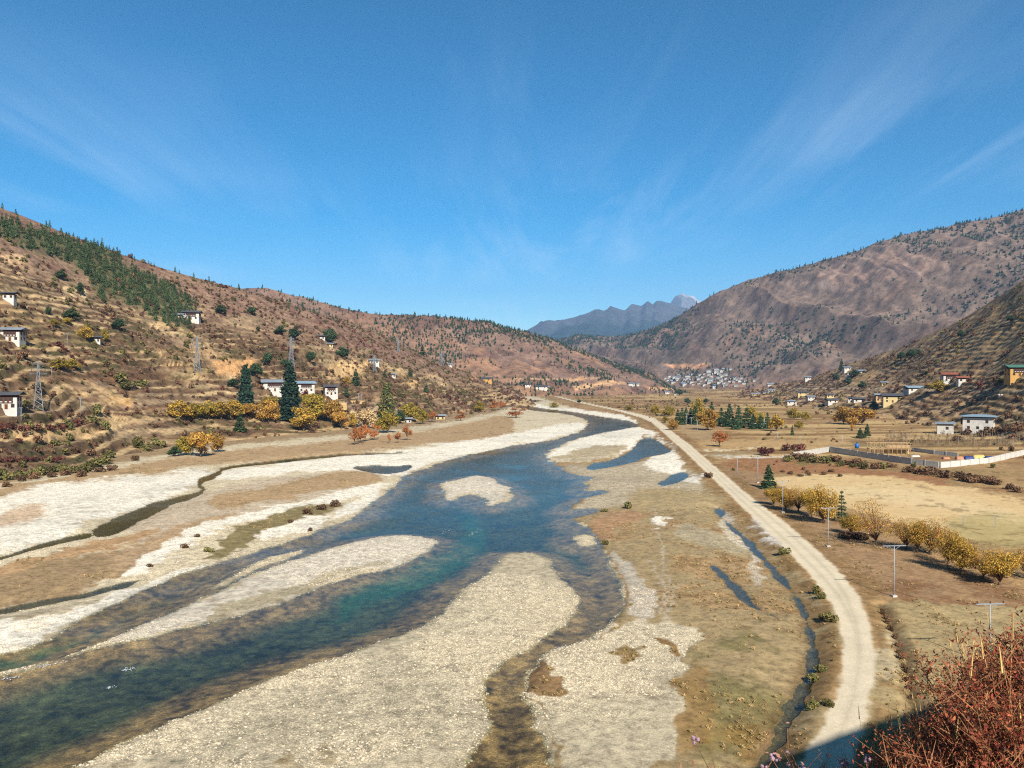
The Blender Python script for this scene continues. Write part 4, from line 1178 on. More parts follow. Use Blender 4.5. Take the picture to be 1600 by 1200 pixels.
row('goldo', [(1318, 664, 26, 30), (1347, 666, 26, 38)], 'wide golden tree below the yellow house', 'wide golden trees below the yellow house')
tree('goldo', 1331, 673, 19, 18, 'small orange tree in front of the wide golden pair')
row('con', [(1344, 687, 16, 15), (1355, 686, 22, 14)], 'green conifer beside the timber construction', 'conifers beside the timber construction')
tree('con', 1201, 766, 39, 25, 'dark conifer beside the dirt road near the playing field', var=1)
tree('oliv', 1466, 614, 19, 31, 'yellow-green rounded tree below the red-roofed house')
tree('con', 1315, 578, 18, 10, 'tall dark conifer beside the small white block house')
row('dark', [(1336, 589, 12, 18), (1307, 594, 10, 10), (1326, 602, 12, 10), (1347, 607, 12, 14), (1366, 640, 12, 16), (1212, 634, 12, 12), (1408, 562, 12, 14), (1424, 560, 14, 18), (1436, 556, 10, 10), (1502, 528, 12, 12), (1580, 503, 10, 14)], 'dark evergreen on the eastern slope', 'evergreens on the eastern slope')
# ---- the row of autumn willows between the road and the playing field
GW = 'autumn willows beside the playing field'
tree('row', 1209, 792, 28, 30, 'small golden willow at the conifer end of the row', GW, 0)
tree('row', 1228, 800, 36, 32, 'second golden willow from the lone roadside conifer', GW, 1)
tree('airy', 1248, 803, 42, 38, 'third golden willow from the lone roadside conifer', GW, 1)
tree('row', 1268, 810, 42, 40, 'fourth golden willow from the lone roadside conifer', GW, 0)
tree('row', 1286, 820, 60, 50, 'tall golden willow beside the thin sparse conifer', GW, 1)
tree('thin', 1315, 818, 52, 27, 'thin sparse conifer in the middle of the willow row')
tree('row', 1329, 838, 32, 34, 'low golden willow right of the thin sparse conifer', GW, 2)
tree('airy', 1370, 856, 72, 54, 'airy leaning willow with open twigs, standing apart in the row', GW, 0)
tree('airy', 1416, 862, 50, 46, 'reddish airy willow just past the leaning one', GW, 1)
tree('row', 1432, 866, 48, 40, 'low dense willow squeezed beside the widest one', GW, 0)
tree('airy', 1454, 869, 60, 62, 'widest golden willow of the row by the field', GW, 2)
tree('airy', 1482, 884, 46, 40, 'small twiggy willow between the widest and the dark-trunked one', GW, 1)
tree('row', 1502, 898, 62, 56, 'willow with dark leaning trunk past the widest one', GW, 1)
tree('airy', 1536, 908, 48, 44, 'twiggy willow between the dark-trunked one and the row end', GW, 2)
tree('row', 1562, 918, 54, 60, 'golden willow at the shrubby end of the row', GW, 0)
tree('airy', 1604, 908, 54, 52, 'last golden willow at the end of the row', GW, 2)

# ---- bushes that stand out
BUSH = {'b': [bush(201 + i, 1.6, 2.2, 260, SCRUBB) for i in range(3)], 'o': [bush(211 + i, 1.6, 2.2, 260, SCRUBO) for i in range(3)], 'r': [bush(221 + i, 1.6, 2.2, 260, SCRUBR) for i in range(2)]}


def bushes(kind, spots, label, group, hpx=None):
    for px, py, hp, wp in spots:
        p = hit(px, py); d = p.y
        o = obj('bush', BUSH[kind][rt.randrange(len(BUSH[kind]))], None, None, p, (0, 0, rt.uniform(0, 6.28)), (wp * d / F / 2.2, wp * d / F / 2.2, hp * d / F / 1.6))
        tag(o, label, 'bush', group)


def along(pts, step, jx=4, jy=2, hp=(7, 12), wp=(14, 24)):
    out = []
    for (x0, y0), (x1, y1) in zip(pts[:-1], pts[1:]):
        n = max(1, int(abs(x1 - x0) / step))
        for i in range(n):
            f = i / n
            out.append((x0 + (x1 - x0) * f + rt.uniform(-jx, jx), y0 + (y1 - y0) * f + rt.uniform(-jy, jy), rt.uniform(*hp), rt.uniform(*wp)))
    return out


bushes('o', along([(-10, 752), (60, 745), (120, 738), (180, 728)], 11, 5, 3, (10, 20), (18, 32)), 'dark green bush in the thicket at the foot of the western slope', 'bushes at the slope foot')
bushes('b', along([(5, 760), (60, 752), (180, 738), (240, 706)], 22, 6, 3, (7, 12), (16, 26)), 'brown bush in the thicket at the foot of the western slope', 'bushes at the slope foot')
bushes('r', along([(0, 672), (60, 675), (135, 668)], 16, 4, 2, (9, 16), (14, 24)), 'dark red bush on the bank above the winding track', 'dark red bushes above the track')
bushes('r', along([(0, 722), (110, 720)], 13, 4, 2, (6, 10), (14, 22)), 'dark red bush in the hedge between two low terraces', 'dark red hedge bushes')
bushes('o', [(160, 672, 18, 22), (112, 672, 12, 18), (148, 648, 20, 24), (215, 700, 20, 26), (232, 706, 14, 24), (250, 698, 14, 22), (185, 596, 18, 34), (205, 606, 12, 30), (222, 604, 12, 30), (80, 695, 10, 34), (195, 608, 12, 24), (170, 716, 14, 26), (330, 680, 12, 12)], 'olive green bush on the lower western terraces', 'green bushes on the lower terraces')
bushes('b', along([(1232, 717), (1290, 722), (1340, 728), (1400, 737)], 13, 4, 3, (8, 14), (18, 28)) + along([(1420, 742), (1470, 746), (1520, 756), (1560, 764), (1606, 776)], 12, 4, 3, (9, 16), (18, 28)), 'brown bush in the hedge at the far side of the playing field', 'hedge along the playing field')
bushes('o', along([(1235, 722), (1330, 732), (1390, 738)], 17, 4, 3, (8, 14), (16, 26)), 'green bush in the hedge at the far side of the playing field', 'hedge along the playing field')
bushes('r', [(1195, 713, 15, 24), (1206, 709, 9, 16), (1230, 706, 12, 18), (1252, 706, 12, 18), (1242, 704, 10, 12)], 'dark purple-brown bush at the stone heaps by the compound wall', 'dark bushes by the stone heaps')
bushes('b', along([(1222, 742), (1330, 742)], 14, 6, 5, (4, 7), (8, 14)), 'low tussock on the red ground before the playing field', 'tussocks before the playing field')
bushes('o', [(984, 793, 12, 22), (946, 847, 8, 14), (328, 860, 9, 18), (945, 797, 5, 16)], 'dark tuft on the gravel flat by the river', 'tufts on the river flat')
bushes('b', [(1107, 748, 10, 16), (480, 802, 10, 20), (522, 790, 12, 22), (503, 795, 10, 18), (290, 855, 8, 16), (307, 840, 6, 12), (455, 815, 6, 12), (485, 827, 7, 10), (235, 884, 6, 12)], 'brown tuft on the cobble bank', 'tufts on the cobble bank')
bushes('o', [(1225, 868, 14, 22), (1276, 930, 16, 16), (1283, 938, 12, 20), (1300, 975, 18, 22), (1284, 968, 12, 16), (1270, 1060, 14, 26), (1283, 1046, 12, 26), (1268, 1105, 16, 30), (1290, 1108, 12, 24)], 'dry bush on the bank between the ditch and the road', 'bushes between ditch and road')
bushes('b', along([(1500, 690), (1600, 672)], 14, 4, 4, (8, 16), (14, 24)) + [(1330, 846, 14, 40), (1345, 846, 12, 34), (1560, 905, 10, 26)], 'brown bush near the willows or the white house', 'brown bushes')

bushes('b', [(x_ + rt.uniform(-2, 2), y_ + rt.uniform(-3, 3), rt.uniform(9, 14), rt.uniform(9, 15)) for x_, y_ in ((1380, 957), (1384, 966), (1388, 976), (1393, 986), (1397, 996), (1401, 1008), (1406, 1020), (1410, 1031), (1414, 1042), (1417, 1054), (1420, 1066), (1422, 1078), (1424, 1090))], 'dark brown bush in the narrow ditch hedge beside the dirt road', 'ditch hedge beside the road')

# ------------------------------------------------------------------ scattered growth on the slopes
PROTO = {}


def scatter(name, label, P, scl, idx, protos, rng):
    """one 'stuff' object: points carrying a copy of one of the plant meshes"""
    me = bpy.data.meshes.new(name)
    me.vertices.add(len(P)); me.vertices.foreach_set('co', np.asarray(P, np.float32).ravel())
    for nm, typ, val in (('scl', 'FLOAT', scl), ('rot', 'FLOAT', rng.uniform(0, 6.28, len(P))), ('idx', 'INT', idx)):
        a = me.attributes.new(nm, typ, 'POINT')
        a.data.foreach_set('value', np.asarray(val, np.int32 if typ == 'INT' else np.float32))
    o = tag(obj(name, me), label, kind='stuff')
    ng = bpy.data.node_groups.new(name, 'GeometryNodeTree')
    ng.interface.new_socket('Geometry', in_out='INPUT', socket_type='NodeSocketGeometry')
    ng.interface.new_socket('Geometry', in_out='OUTPUT', socket_type='NodeSocketGeometry')
    gi, go = ng.nodes.new('NodeGroupInput'), ng.nodes.new('NodeGroupOutput')
    iop = ng.nodes.new('GeometryNodeInstanceOnPoints')
    jg = ng.nodes.new('GeometryNodeJoinGeometry')
    for pm in reversed(protos):
        if pm.name not in PROTO:
            PROTO[pm.name] = bpy.data.objects.new('source_' + pm.name, pm)
        oi = ng.nodes.new('GeometryNodeObjectInfo'); oi.inputs['Object'].default_value = PROTO[pm.name]; oi.inputs['As Instance'].default_value = True
        ng.links.new(oi.outputs['Geometry'], jg.inputs[0])
    ng.links.new(jg.outputs[0], iop.inputs['Instance'])
    iop.inputs['Pick Instance'].default_value = True

    def attr(nm, dt):
        n = ng.nodes.new('GeometryNodeInputNamedAttribute'); n.data_type = dt; n.inputs['Name'].default_value = nm
        return [s_ for s_ in n.outputs if s_.enabled and s_.name == 'Attribute'][0]
    ng.links.new(attr('idx', 'INT'), iop.inputs['Instance Index'])
    cx = ng.nodes.new('ShaderNodeCombineXYZ'); ng.links.new(attr('rot', 'FLOAT'), cx.inputs['Z'])
    ng.links.new(cx.outputs[0], iop.inputs['Rotation'])
    ng.links.new(attr('scl', 'FLOAT'), iop.inputs['Scale'])
    ng.links.new(gi.outputs[0], iop.inputs['Points']); ng.links.new(iop.outputs[0], go.inputs[0])
    md = o.modifiers.new('scatter', 'NODES'); md.node_group = ng
    return o


LAST = {}


def patch_points(k, n, rng, tmax=0.995):
    P, px, py, dep, T, nr, nc = PATCH[k]
    G3 = P.reshape(nr, nc, 3)
    i = rng.integers(0, nr - 1, n * 2); j = rng.integers(0, nc - 1, n * 2)
    a = np.linalg.norm(np.cross(G3[i + 1, j] - G3[i, j], G3[i, j + 1] - G3[i, j]), axis=1)
    keep = rng.uniform(0, np.percentile(a, 98), n * 2) < a
    i, j = i[keep], j[keep]
    u, v = rng.uniform(size=(len(i), 1)), rng.uniform(size=(len(i), 1))
    Q = (G3[i, j] * (1 - u) + G3[i + 1, j] * u) * (1 - v) + (G3[i, j + 1] * (1 - u) + G3[i + 1, j + 1] * u) * v
    Tq = T.reshape(nr, nc)[i, j]
    qx, qy, qd = project(Q)
    m = (Tq < tmax) & (qx > -160) & (qx < 1760)
    LAST['ij'] = (i[m] * nc + j[m])
    return Q[m], Tq[m], qx[m], qy[m], qd[m]


SHR = [bush(401 + i, 1.5, 2.2, 90, [SCRUBB, SCRUBB, SCRUBO, SCRUBR, SCRUBO, SCRUBB][i], 0.24) for i in range(6)]
PIN = [conifer(411 + i, 9, 5.2, 170, PINEG, 0.62)[1] for i in range(3)]
FTR = [conifer(421, 8, 5.0, 70, BLUEG, 1.0)[1], bush(422, 5.5, 6.0, 60, DARKG, 0.9, 'needle'), conifer(423, 9, 4.6, 70, DARKG, 1.0)[1], bush(424, 4, 5.0, 50, [(86, 78, 62), (96, 88, 64)], 0.8, 'needle')]
rng = np.random.default_rng(77)

# scrub on the two terraced hillsides; the largest 300 are objects, the rest one mass
allP, allS, allI, allD = [], [], [], []
for k, n, amp in ((0, 120000, 1.0), (3, 100000, 1.0)):
    Q, Tq, qx, qy, qd = patch_points(k, n, rng)
    x, y, z = Q.T
    den = 0.34 + 0.7 * fbm(x, y, 40, 3, 501) + 0.5 * (vnoise(x / 26.0, z / 2.0 + 0.6 * fbm(x, y, 15, 2, 503), 505) - 0.45) * 2.2
    den = np.where(Tq > 0.7, den * 0.7 + 0.1, den * 0.55) + 0.75 * RISER['w' if k == 0 else 'e'][LAST['ij']]
    if k == 3: den = den * 0.55
    m = rng.uniform(size=len(Q)) < np.clip(den, 0.03, 0.85)
    Q, Tq = Q[m], Tq[m]
    sel = fbm(Q[:, 0], Q[:, 1], 30, 3, 507) + rng.normal(0, 0.35, len(Q))
    idx = np.where(sel > 0.45, rng.choice([2, 4], len(Q)), np.where(sel < -0.75, 3, rng.choice([0, 1, 5], len(Q))))
    allP.append(Q); allI.append(idx); allS.append(rng.gamma(2.2, 0.42, len(Q)) + 0.4)
P_, I_, S_ = np.concatenate(allP), np.concatenate(allI), np.concatenate(allS)
S_ = np.clip(S_, 0.4, 3.0)
qx, qy, qd = project(P_)
vis = (qx > 0) & (qx < 1600)
rank = np.argsort(-(S_ / qd) * vis)
big = rank[:300]
LBL = ['brown scrub bush on the dry slope', 'brown scrub bush on the dry slope', 'olive scrub bush on the dry slope', 'dark red scrub bush on the dry slope', 'olive scrub bush on the dry slope', 'brown scrub bush on the dry slope']
for b_ in big:
    o = obj('scrub_bush', SHR[I_[b_]], None, None, P_[b_], (0, 0, rt.uniform(0, 6.28)), float(S_[b_]))
    tag(o, LBL[I_[b_]], 'bush', 'scrub bushes on the slopes: ' + LBL[I_[b_]].split()[0])
rest = np.ones(len(P_), bool); rest[big] = False
scatter('slope_scrub', 'low brown and olive scrub covering the terraced slopes', P_[rest], S_[rest], I_[rest], SHR, rng)

# the band of pines on the western hill
Q, Tq, qx, qy, qd = patch_points(0, 90000, rng)
m = (sdf_poly(qx, qy, PINES, 30.0) + fbm(Q[:, 0], Q[:, 1], 20, 3, 511) * 8 > -2) & (rng.uniform(size=len(Q)) < 0.8)
Q = Q[m]; qd = qd[m]; qxm = qx[m]
S_ = rng.uniform(0.55, 1.05, len(Q)); I_ = rng.integers(0, 3, len(Q))
rank = np.argsort(-(S_ / qd) * (qxm > 0)); big = rank[:300]
for b_ in big:
    tag(obj('pine_tree', PIN[I_[b_]], None, None, Q[b_], (0, 0, rt.uniform(0, 6.28)), float(S_[b_])), 'green pine in the dense band crossing the brown western hill', 'pine', 'pines in the band on the western hill')
rest = np.ones(len(Q), bool); rest[big] = False
PP, PS, PI = [Q[rest]], [S_[rest]], [I_[rest]]
# thin pines along its upper slope and crest
Q, Tq, qx, qy, qd = patch_points(0, 40000, rng, 1.03)
w_ = np.where(Tq > 0.965, 0.26, np.where(Tq > 0.8, 0.020 + 0.05 * (qx < 120) + 0.06 * (fbm(Q[:, 0], Q[:, 1], 60, 3, 513) > 0.35), np.where(Tq > 0.55, 0.014, 0.0)))
w_ = np.where((qx > 420) & (qx < 720) & (Tq > 0.9), 0.30, w_)
m = rng.uniform(size=len(Q)) < w_
PP.append(Q[m]); PS.append(rng.uniform(0.35, 0.8, m.sum())); PI.append(rng.integers(0, 3, m.sum()))
scatter('pine_wood', 'green pine wood thinning out over the crest of the western hill', np.concatenate(PP), np.concatenate(PS), np.concatenate(PI), PIN, rng)

# forest and bushes of the far hills
for k, n, nm, lab, ss in ((1, 60000, 'hill_wood', 'scattered dark trees and bushes on the hill behind the terraces', 0.95), (2, 130000, 'mountain_wood', 'scattered dark trees and bushes on the eastern mountain', 1.7)):
    Q, Tq, qx, qy, qd = patch_points(k, n, rng, 1.02)
    x, y, z = Q.T
    cl = fbm(x, y, 150 if k == 1 else 330, 4, 521 + k)
    den = 0.13 + 0.62 * cl + 0.35 * sstep(0.86, 0.97, Tq) - 0.16 * (1 - sstep(0.02, 0.22, Tq))
    if k == 2:
        den += 0.30 * inpoly(qx, qy, [(1180, 560), (1250, 530), (1350, 500), (1450, 470), (1550, 430), (1600, 400), (1600, 440), (1450, 500), (1330, 540), (1220, 575)], 20)
        den -= 0.45 * inpoly(qx, qy, CLIFF, 8) + 0.12 * (qy > 545)
        den += 0.25 * inpoly(qx, qy, [(1020, 588), (1085, 572), (1085, 582), (1040, 592)], 3)
        den += 0.55 * inpoly(qx, qy, [(1250, 425), (1330, 395), (1450, 350), (1600, 320), (1600, 395), (1480, 405), (1400, 392), (1300, 425)], 14) * sstep(-0.35, 0.1, cl)
    else:
        den += 0.25 * sstep(0.75, 0.9, Tq) * (qx > 690)
    m = rng.uniform(size=len(Q)) < np.clip(den, 0.008, 0.75)
    Q, cl = Q[m], cl[m]
    idx = np.where(cl > 0.1, rng.choice([0, 1, 2], len(Q)), rng.choice([1, 1, 2, 3], len(Q)))
    scatter(nm, lab, Q, rng.uniform(0.55, 1.2, len(Q)) * ss, idx, FTR, rng)

# scrub on the plain and cobbles on the gravel bars
ii = np.nonzero((rightS > 3) & (VY > 300) & (VY < 2600) & (np.abs(VX / VY) < 0.7))[0]
wgt = (VY[ii] ** 2) * np.clip(0.15 + fbm(VX[ii], VY[ii], 60, 3, 531), 0.01, 1) * (0.25 + 1.6 * sstep(600, 900, VY[ii])); wgt /= wgt.sum()
jj = rng.choice(ii, 2600, p=wgt, replace=False)
scatter('plain_scrub', 'low scrub and hedges scattered over the fields of the plain', np.stack([VX[jj], VY[jj], VZ[jj]], 1), np.clip(rng.gamma(3, 0.28, len(jj)), 0.3, 2.6), rng.choice([0, 1, 2, 4, 5], len(jj)), SHR, rng)

M['cobble'] = None
cm, t, b, out = new_mat('cobble')
oi = N(t, 'ShaderNodeObjectInfo')
cr = N(t, 'ShaderNodeValToRGB', {'Fac': oi.outputs['Random']})
for e, (p_, c_) in zip([cr.color_ramp.elements[0], cr.color_ramp.elements[1]], [(0.0, srgb(204, 186, 154, .66)), (1.0, srgb(238, 222, 194, .66))]):
    e.position = p_; e.color = (*c_, 1)
t.links.new(cr.outputs[0], b.inputs['Base Color'])


def stone(seed):
    bm = bmesh.new(); bmesh.ops.create_icosphere(bm, subdivisions=1, radius=0.5)
    r_ = random.Random(seed)
    for v in bm.verts:
        v.co = Vector((v.co.x * 1.25, v.co.y * 0.95, v.co.z * 0.6)) * r_.uniform(0.82, 1.15)
    me = bpy.data.meshes.new('cobble'); bm.to_mesh(me); bm.free(); me.materials.append(cm)
    return me


STN = [stone(i) for i in range(4)]
ii = np.nonzero((G > 0.75) & (SR < 0.5) & (SPn < -0.3) & (VY < 420) & (VY > 60) & (np.abs(VX / VY) < 0.68) & (rm < 0.2))[0]
wgt = VY[ii] ** 1.6 * (1 + 0.6 * np.exp(-np.abs(SR[ii]) / 1.2)) * np.clip(0.5 + n_mid[ii], 0.15, 1.5); wgt /= wgt.sum()
jj = rng.choice(ii, min(40000, len(ii) // 2), p=wgt, replace=False)
scatter('cobbles', 'pale rounded cobbles strewn over the gravel bars', np.stack([VX[jj], VY[jj], VZ[jj] + 0.02], 1), np.clip(rng.gamma(2.5, 0.045, len(jj)), 0.08, 0.34), rng.integers(0, 4, len(jj)), STN, rng)
GT = [bush(441 + i, 0.7, 1.2, 70, [[(190, 160, 112), (170, 142, 98)], [(160, 140, 92), (142, 124, 80)]][i], 0.09) for i in range(2)]
ii = np.nonzero((G < 0.4) & (SR < -1) & (SPn < -0.6) & (VY < 330) & (VY > 60) & (np.abs(VX / VY) < 0.7) & (SROAD < -0.6) & (sdf_poly(PX, PY, [(1195, 750), (1230, 742), (1370, 742), (1480, 762), (1640, 795), (1640, 870), (1530, 852), (1430, 838), (1330, 808), (1250, 778)], 20) < -2))[0]
wgt = VY[ii] ** 1.4 * np.clip(0.2 + n_mid[ii] + 0.5 * n_sm[ii], 0.02, 2); wgt /= wgt.sum()
jj = rng.choice(ii, 5500, p=wgt, replace=False)
scatter('grass_tussocks', 'dry grass tussocks on the flats by the river and the road', np.stack([VX[jj], VY[jj], VZ[jj]], 1), np.clip(rng.gamma(3, 0.11, len(jj)), 0.12, 0.75), rng.integers(0, 2, len(jj)), GT, rng)

# broken white water where the river runs over shoals
fp = []
for (x0, y0, x1, y1, n_) in ((60, 1042, 118, 1030, 40), (0, 1062, 30, 1056, 22), (190, 1047, 214, 1043, 26), (165, 1076, 180, 1072, 12), (734, 836, 750, 826, 26), (690, 834, 704, 826, 14), (884, 1010, 860, 1014, 16), (330, 905, 380, 888, 16)):
    for _ in range(n_):
        f_ = rng.uniform(); q_ = on_z(x0 + (x1 - x0) * f_ + rng.normal(0, 1.5), y0 + (y1 - y0) * f_ + rng.normal(0, 1.2), 0.0)
        fp.append((q_[0], q_[1], 0.0))
M['foam'] = plain('foam', (0.72, 0.75, 0.76), 0.6, 0.1, 4.0)
fm_ = stone(9); fm_.materials.clear(); fm_.materials.append(M['foam'])
for v_ in fm_.vertices: v_.co = (v_.co.x * 2.2, v_.co.y * 0.5, v_.co.z * 0.12)
scatter('river_foam', 'white broken water on the shoals of the river', np.array(fp), rng.uniform(0.06, 0.2, len(fp)), np.zeros(len(fp), int), [fm_], rng)
# ------------------------------------------------------------------ houses
M['white'] = plain('whitewash', srgb(230, 224, 212, 0.55), 0.9, 0.18, 0.5, 0.15)
M['cream'] = plain('cream_wash', srgb(228, 204, 146, 0.6), 0.9, 0.10, 0.6, 0.15)
M['ochre'] = plain('ochre_wash', srgb(212, 166, 96, 0.6), 0.9, 0.12, 0.6, 0.15)
M['earth'] = plain('rammed_earth', srgb(206, 172, 122, 0.65), 0.95, 0.22, 0.8, 0.1, bump=0.4)
M['timber'] = plain('dark_timber', srgb(92, 58, 44, 0.7), 0.8, 0.3, 2.0)
M['rawwood'] = plain('raw_timber', srgb(188, 156, 114, 0.6), 0.85, 0.25, 1.5)
M['pane'] = plain('window_glass', (0.02, 0.025, 0.03), 0.15, 0.1, 1.0, 0.5)
M['roof_grey'] = plain('grey_metal_roof', srgb(150, 158, 164, 0.6), 0.5, 0.18, 0.4, 0.4)
M['roof_blue'] = plain('blue_grey_metal_roof', srgb(150, 172, 184, 0.62), 0.45, 0.14, 0.4, 0.4)
M['roof_dark'] = plain('slate_roof', srgb(92, 92, 94, 0.6), 0.7, 0.2, 0.5)
M['roof_red'] = plain('rust_red_roof', srgb(166, 98, 72, 0.6), 0.7, 0.25, 0.5)
M['roof_green'] = plain('green_metal_roof', srgb(86, 134, 112, 0.6), 0.5, 0.15, 0.5, 0.4)
M['concrete'] = plain('concrete', srgb(206, 200, 188, 0.62), 0.95, 0.2, 0.7, 0.1, bump=0.3)
M['galv'] = plain('galvanised_steel', srgb(172, 180, 188, 0.6), 0.5, 0.12, 2.0, 0.4)
M['steelgrey'] = plain('lattice_steel', srgb(150, 156, 160, 0.6), 0.6, 0.12, 2.0, 0.3)


def roof_mesh(W, D, over, pitch, th, hip=False):
    """low-pitched roof, ridge along X, eaves at z=0, real thickness"""
    a, b_ = W / 2 + over, D / 2 + over
    h = b_ * pitch
    rx = a - (b_ * 0.75 if hip else 0)
    mb = MB()
    lo = [(-a, -b_, 0), (a, -b_, 0), (a, b_, 0), (-a, b_, 0)]; rg = [(-rx, 0, h), (rx, 0, h)]
    up = lambda p: (p[0], p[1], p[2] + th)
    L, Rg = [up(p) for p in lo], [up(p) for p in rg]
    mb.face([L[0], L[1], Rg[1], Rg[0]]); mb.face([L[2], L[3], Rg[0], Rg[1]])
    mb.face([L[1], L[2], Rg[1]]); mb.face([L[3], L[0], Rg[0]])
    mb.face([lo[1], lo[0], rg[0], rg[1]]); mb.face([lo[3], lo[2], rg[1], rg[0]])
    mb.face([lo[2], lo[1], rg[1]]); mb.face([lo[0], lo[3], rg[0]])
    for i in range(4):
        j = (i + 1) % 4
        mb.face([lo[i], lo[j], L[j], L[i]])
    return mb


def add_window(root, x, y, z, w, h, face, frame_mat='timber', sub=True, nm='window'):
    """face: 'f' front (-Y), 'r' (+X), 'l' (-X), 'b' (+Y); a proud frame around a dark pane"""
    mb = MB(); t_ = 0.16
    mb.box(-w / 2 - t_, w / 2 + t_, -0.10, 0.04, -t_, 0); mb.box(-w / 2 - t_, w / 2 + t_, -0.14, 0.04, h, h + t_ * 1.4)
    mb.box(-w / 2 - t_, -w / 2, -0.09, 0.04, 0, h); mb.box(w / 2, w / 2 + t_, -0.09, 0.04, 0, h)
    if w > 0.9: mb.box(-0.05, 0.05, -0.07, 0.04, 0, h)
    rz = {'f': 0, 'r': math.pi / 2, 'l': -math.pi / 2, 'b': math.pi}[face]
    o = obj(nm, mb.mesh('window', M[frame_mat]), None, root, (x, y, z), (0, 0, rz))
    obj('pane', MB().box(-w / 2, w / 2, -0.035, 0.03, 0, h).mesh('pane', M['pane']), None, o)
    return o


def house(name, label, px, py, wpx, yaw=0.0, wall='white', roof='roof_grey', floors=2, ratio=0.8, rabsel=True, small=False, attic=True, hip=False, group=None, fh=2.7, cat='house', z=0.0):
    p = hit(px, py); d = p.y
    W = wpx * d / F; D = W * ratio
    if small: fh = min(fh, 2.35, W * 0.34)
    H = floors * fh
    root = empty(name, p + Vector((0, D * 0.4, z)), yaw)
    tag(root, label, cat, group)
    obj('wall', MB().box(-W / 2, W / 2, -D / 2, D / 2, -6.0, H, 0.12).mesh('wall', M[wall]), None, root)
    z0 = H
    if attic:
        obj('attic', MB().box(-W * 0.40, W * 0.40, -D * 0.38, D * 0.38, H, H + 0.9).mesh('attic', M['timber']), None, root)
        obj('cornice', MB().box(-W / 2 - 0.12, W / 2 + 0.12, -D / 2 - 0.12, D / 2 + 0.12, H - 0.22, H + 0.12).mesh('cornice', M['timber']), None, root)
        z0 = H + 0.75
    obj('roof', roof_mesh(W, D, 1.5 if not small else 1.4, 0.27, 0.16, hip).mesh('roof', M[roof]), None, root, (0, 0, z0))
    fy = -D / 2 + 0.02
    if small:
        for sx in (-0.26, 0.26):
            add_window(root, sx * W, fy, H - 1.7, min(1.2, W * 0.16), 1.0, 'f')
        add_window(root, W / 2 - 0.04, 0, H - 1.7, 1.0, 1.0, 'r')
        return root
    if rabsel:
        bw = W * 0.62
        bay = obj('bay_window', MB().box(-bw / 2, bw / 2, -0.55, 0.1, 0, 2.3).mesh('bay_window', M['timber']), None, root, (0, fy, H - 2.55))
        n = max(3, int(bw / 1.3))
        for i in range(n):
            xx = -bw / 2 + bw * (i + 0.5) / n
            obj('pane', MB().box(xx - 0.36, xx + 0.36, -0.60, -0.5, 0.75, 1.95).mesh('pane', M['pane']), None, bay)
            obj('panel', MB().box(xx - 0.40, xx + 0.40, -0.59, -0.5, 0.15, 0.6).mesh('panel', M['white']), None, bay)
    for f_ in range(floors):
        zz = f_ * fh + 0.9
        if not (rabsel and f_ == floors - 1):
            for sx in (-0.3, 0.3):
                add_window(root, sx * W, fy, zz, 1.1, 1.2, 'f')
        for sy in (-0.22, 0.22):
            add_window(root, W / 2 - 0.06, sy * D, zz, 1.0, 1.2, 'r'); add_window(root, -W / 2 + 0.06, sy * D, zz, 1.0, 1.2, 'l')
    dr = obj('door', MB().box(-0.55, 0.55, -0.07, 0.05, 0, 2.1).mesh('door', M['timber']), None, root, (0, fy, 0))
    obj('door_frame', MB().box(-0.75, -0.55, -0.12, 0.05, 0, 2.1).box(0.55, 0.75, -0.12, 0.05, 0, 2.1).box(-0.75, 0.75, -0.12, 0.05, 2.1, 2.35).mesh('door_frame', M['rawwood']), None, dr)
    return root


# western slope
house('farmhouse', 'white two-storey farmhouse with dark timber bay beside the lattice pylon', 8, 641, 30, 0.25, roof='roof_dark')
house('farmhouse', 'white farmhouse with red-brown window band halfway up the western slope', 15, 533, 28, 0.15, roof='roof_grey')
house('farmhouse', 'small white house under a dark tree high on the western slope', 12, 471, 16, 0.2, roof='roof_dark', small=True)
house('small_house', 'small blue-white house next to the bright yellow tree', 149, 534, 12, 0.3, roof='roof_dark', small=True, floors=1)
house('farmhouse', 'white farmhouse at the lower end of the pine band', 297, 499, 24, 0.2, roof='roof_dark')
house('small_house', 'low white outbuilding beside the farmhouse at the pine band', 277, 498, 13, 0.2, roof='roof_grey', small=True, floors=1)
house('farmhouse', 'large white farmhouse with bay windows left of the tallest cypress', 426, 613, 36, 0.35, roof='roof_grey', ratio=0.7, fh=2.9, z=0.9)
house('farmhouse', 'white farmhouse with dark timber front right of the tallest cypress', 474, 614, 26, 0.5, roof='roof_blue', fh=2.9, z=0.9)
house('farmhouse', 'narrow white house with tall timber upper floor above the ruin', 515, 619, 20, 0.4, roof='roof_dark', fh=2.9, z=0.7)
# the ruined earth house
p = hit(528, 637); d = p.y; W = 26 * d / F
rt_ = empty('ruined_house', p, 0.3); tag(rt_, 'roofless rammed-earth ruin with a sheet of grey roofing', 'ruin')
mb = MB().box(-W / 2, W / 2, -3.3, -2.6, -2, 4.2, 0.05).box(-W / 2, -W / 2 + 0.7, -2.6, 3.2, -2, 4.9, 0.05).box(W / 2 - 0.7, W / 2, -2.6, 3.2, -2, 3.4, 0.05).box(-W / 2 + 0.7, W / 2 - 0.7, 2.6, 3.2, -2, 4.4, 0.05)
obj('wall', mb.mesh('wall', M['earth']), None, rt_)
obj('roof_sheet', MB().box(-1.0, W / 2 + 0.8, -3.6, 3.4, 3.9, 4.05).mesh('roof_sheet', M['roof_grey']), None, rt_)
obj('window_opening', MB().box(-1.6, -0.6, -3.36, -3.2, 1.4, 2.5).mesh('window_opening', M['pane']), None, rt_)
p = hit(556, 630); d = p.y; W = 28 * d / F
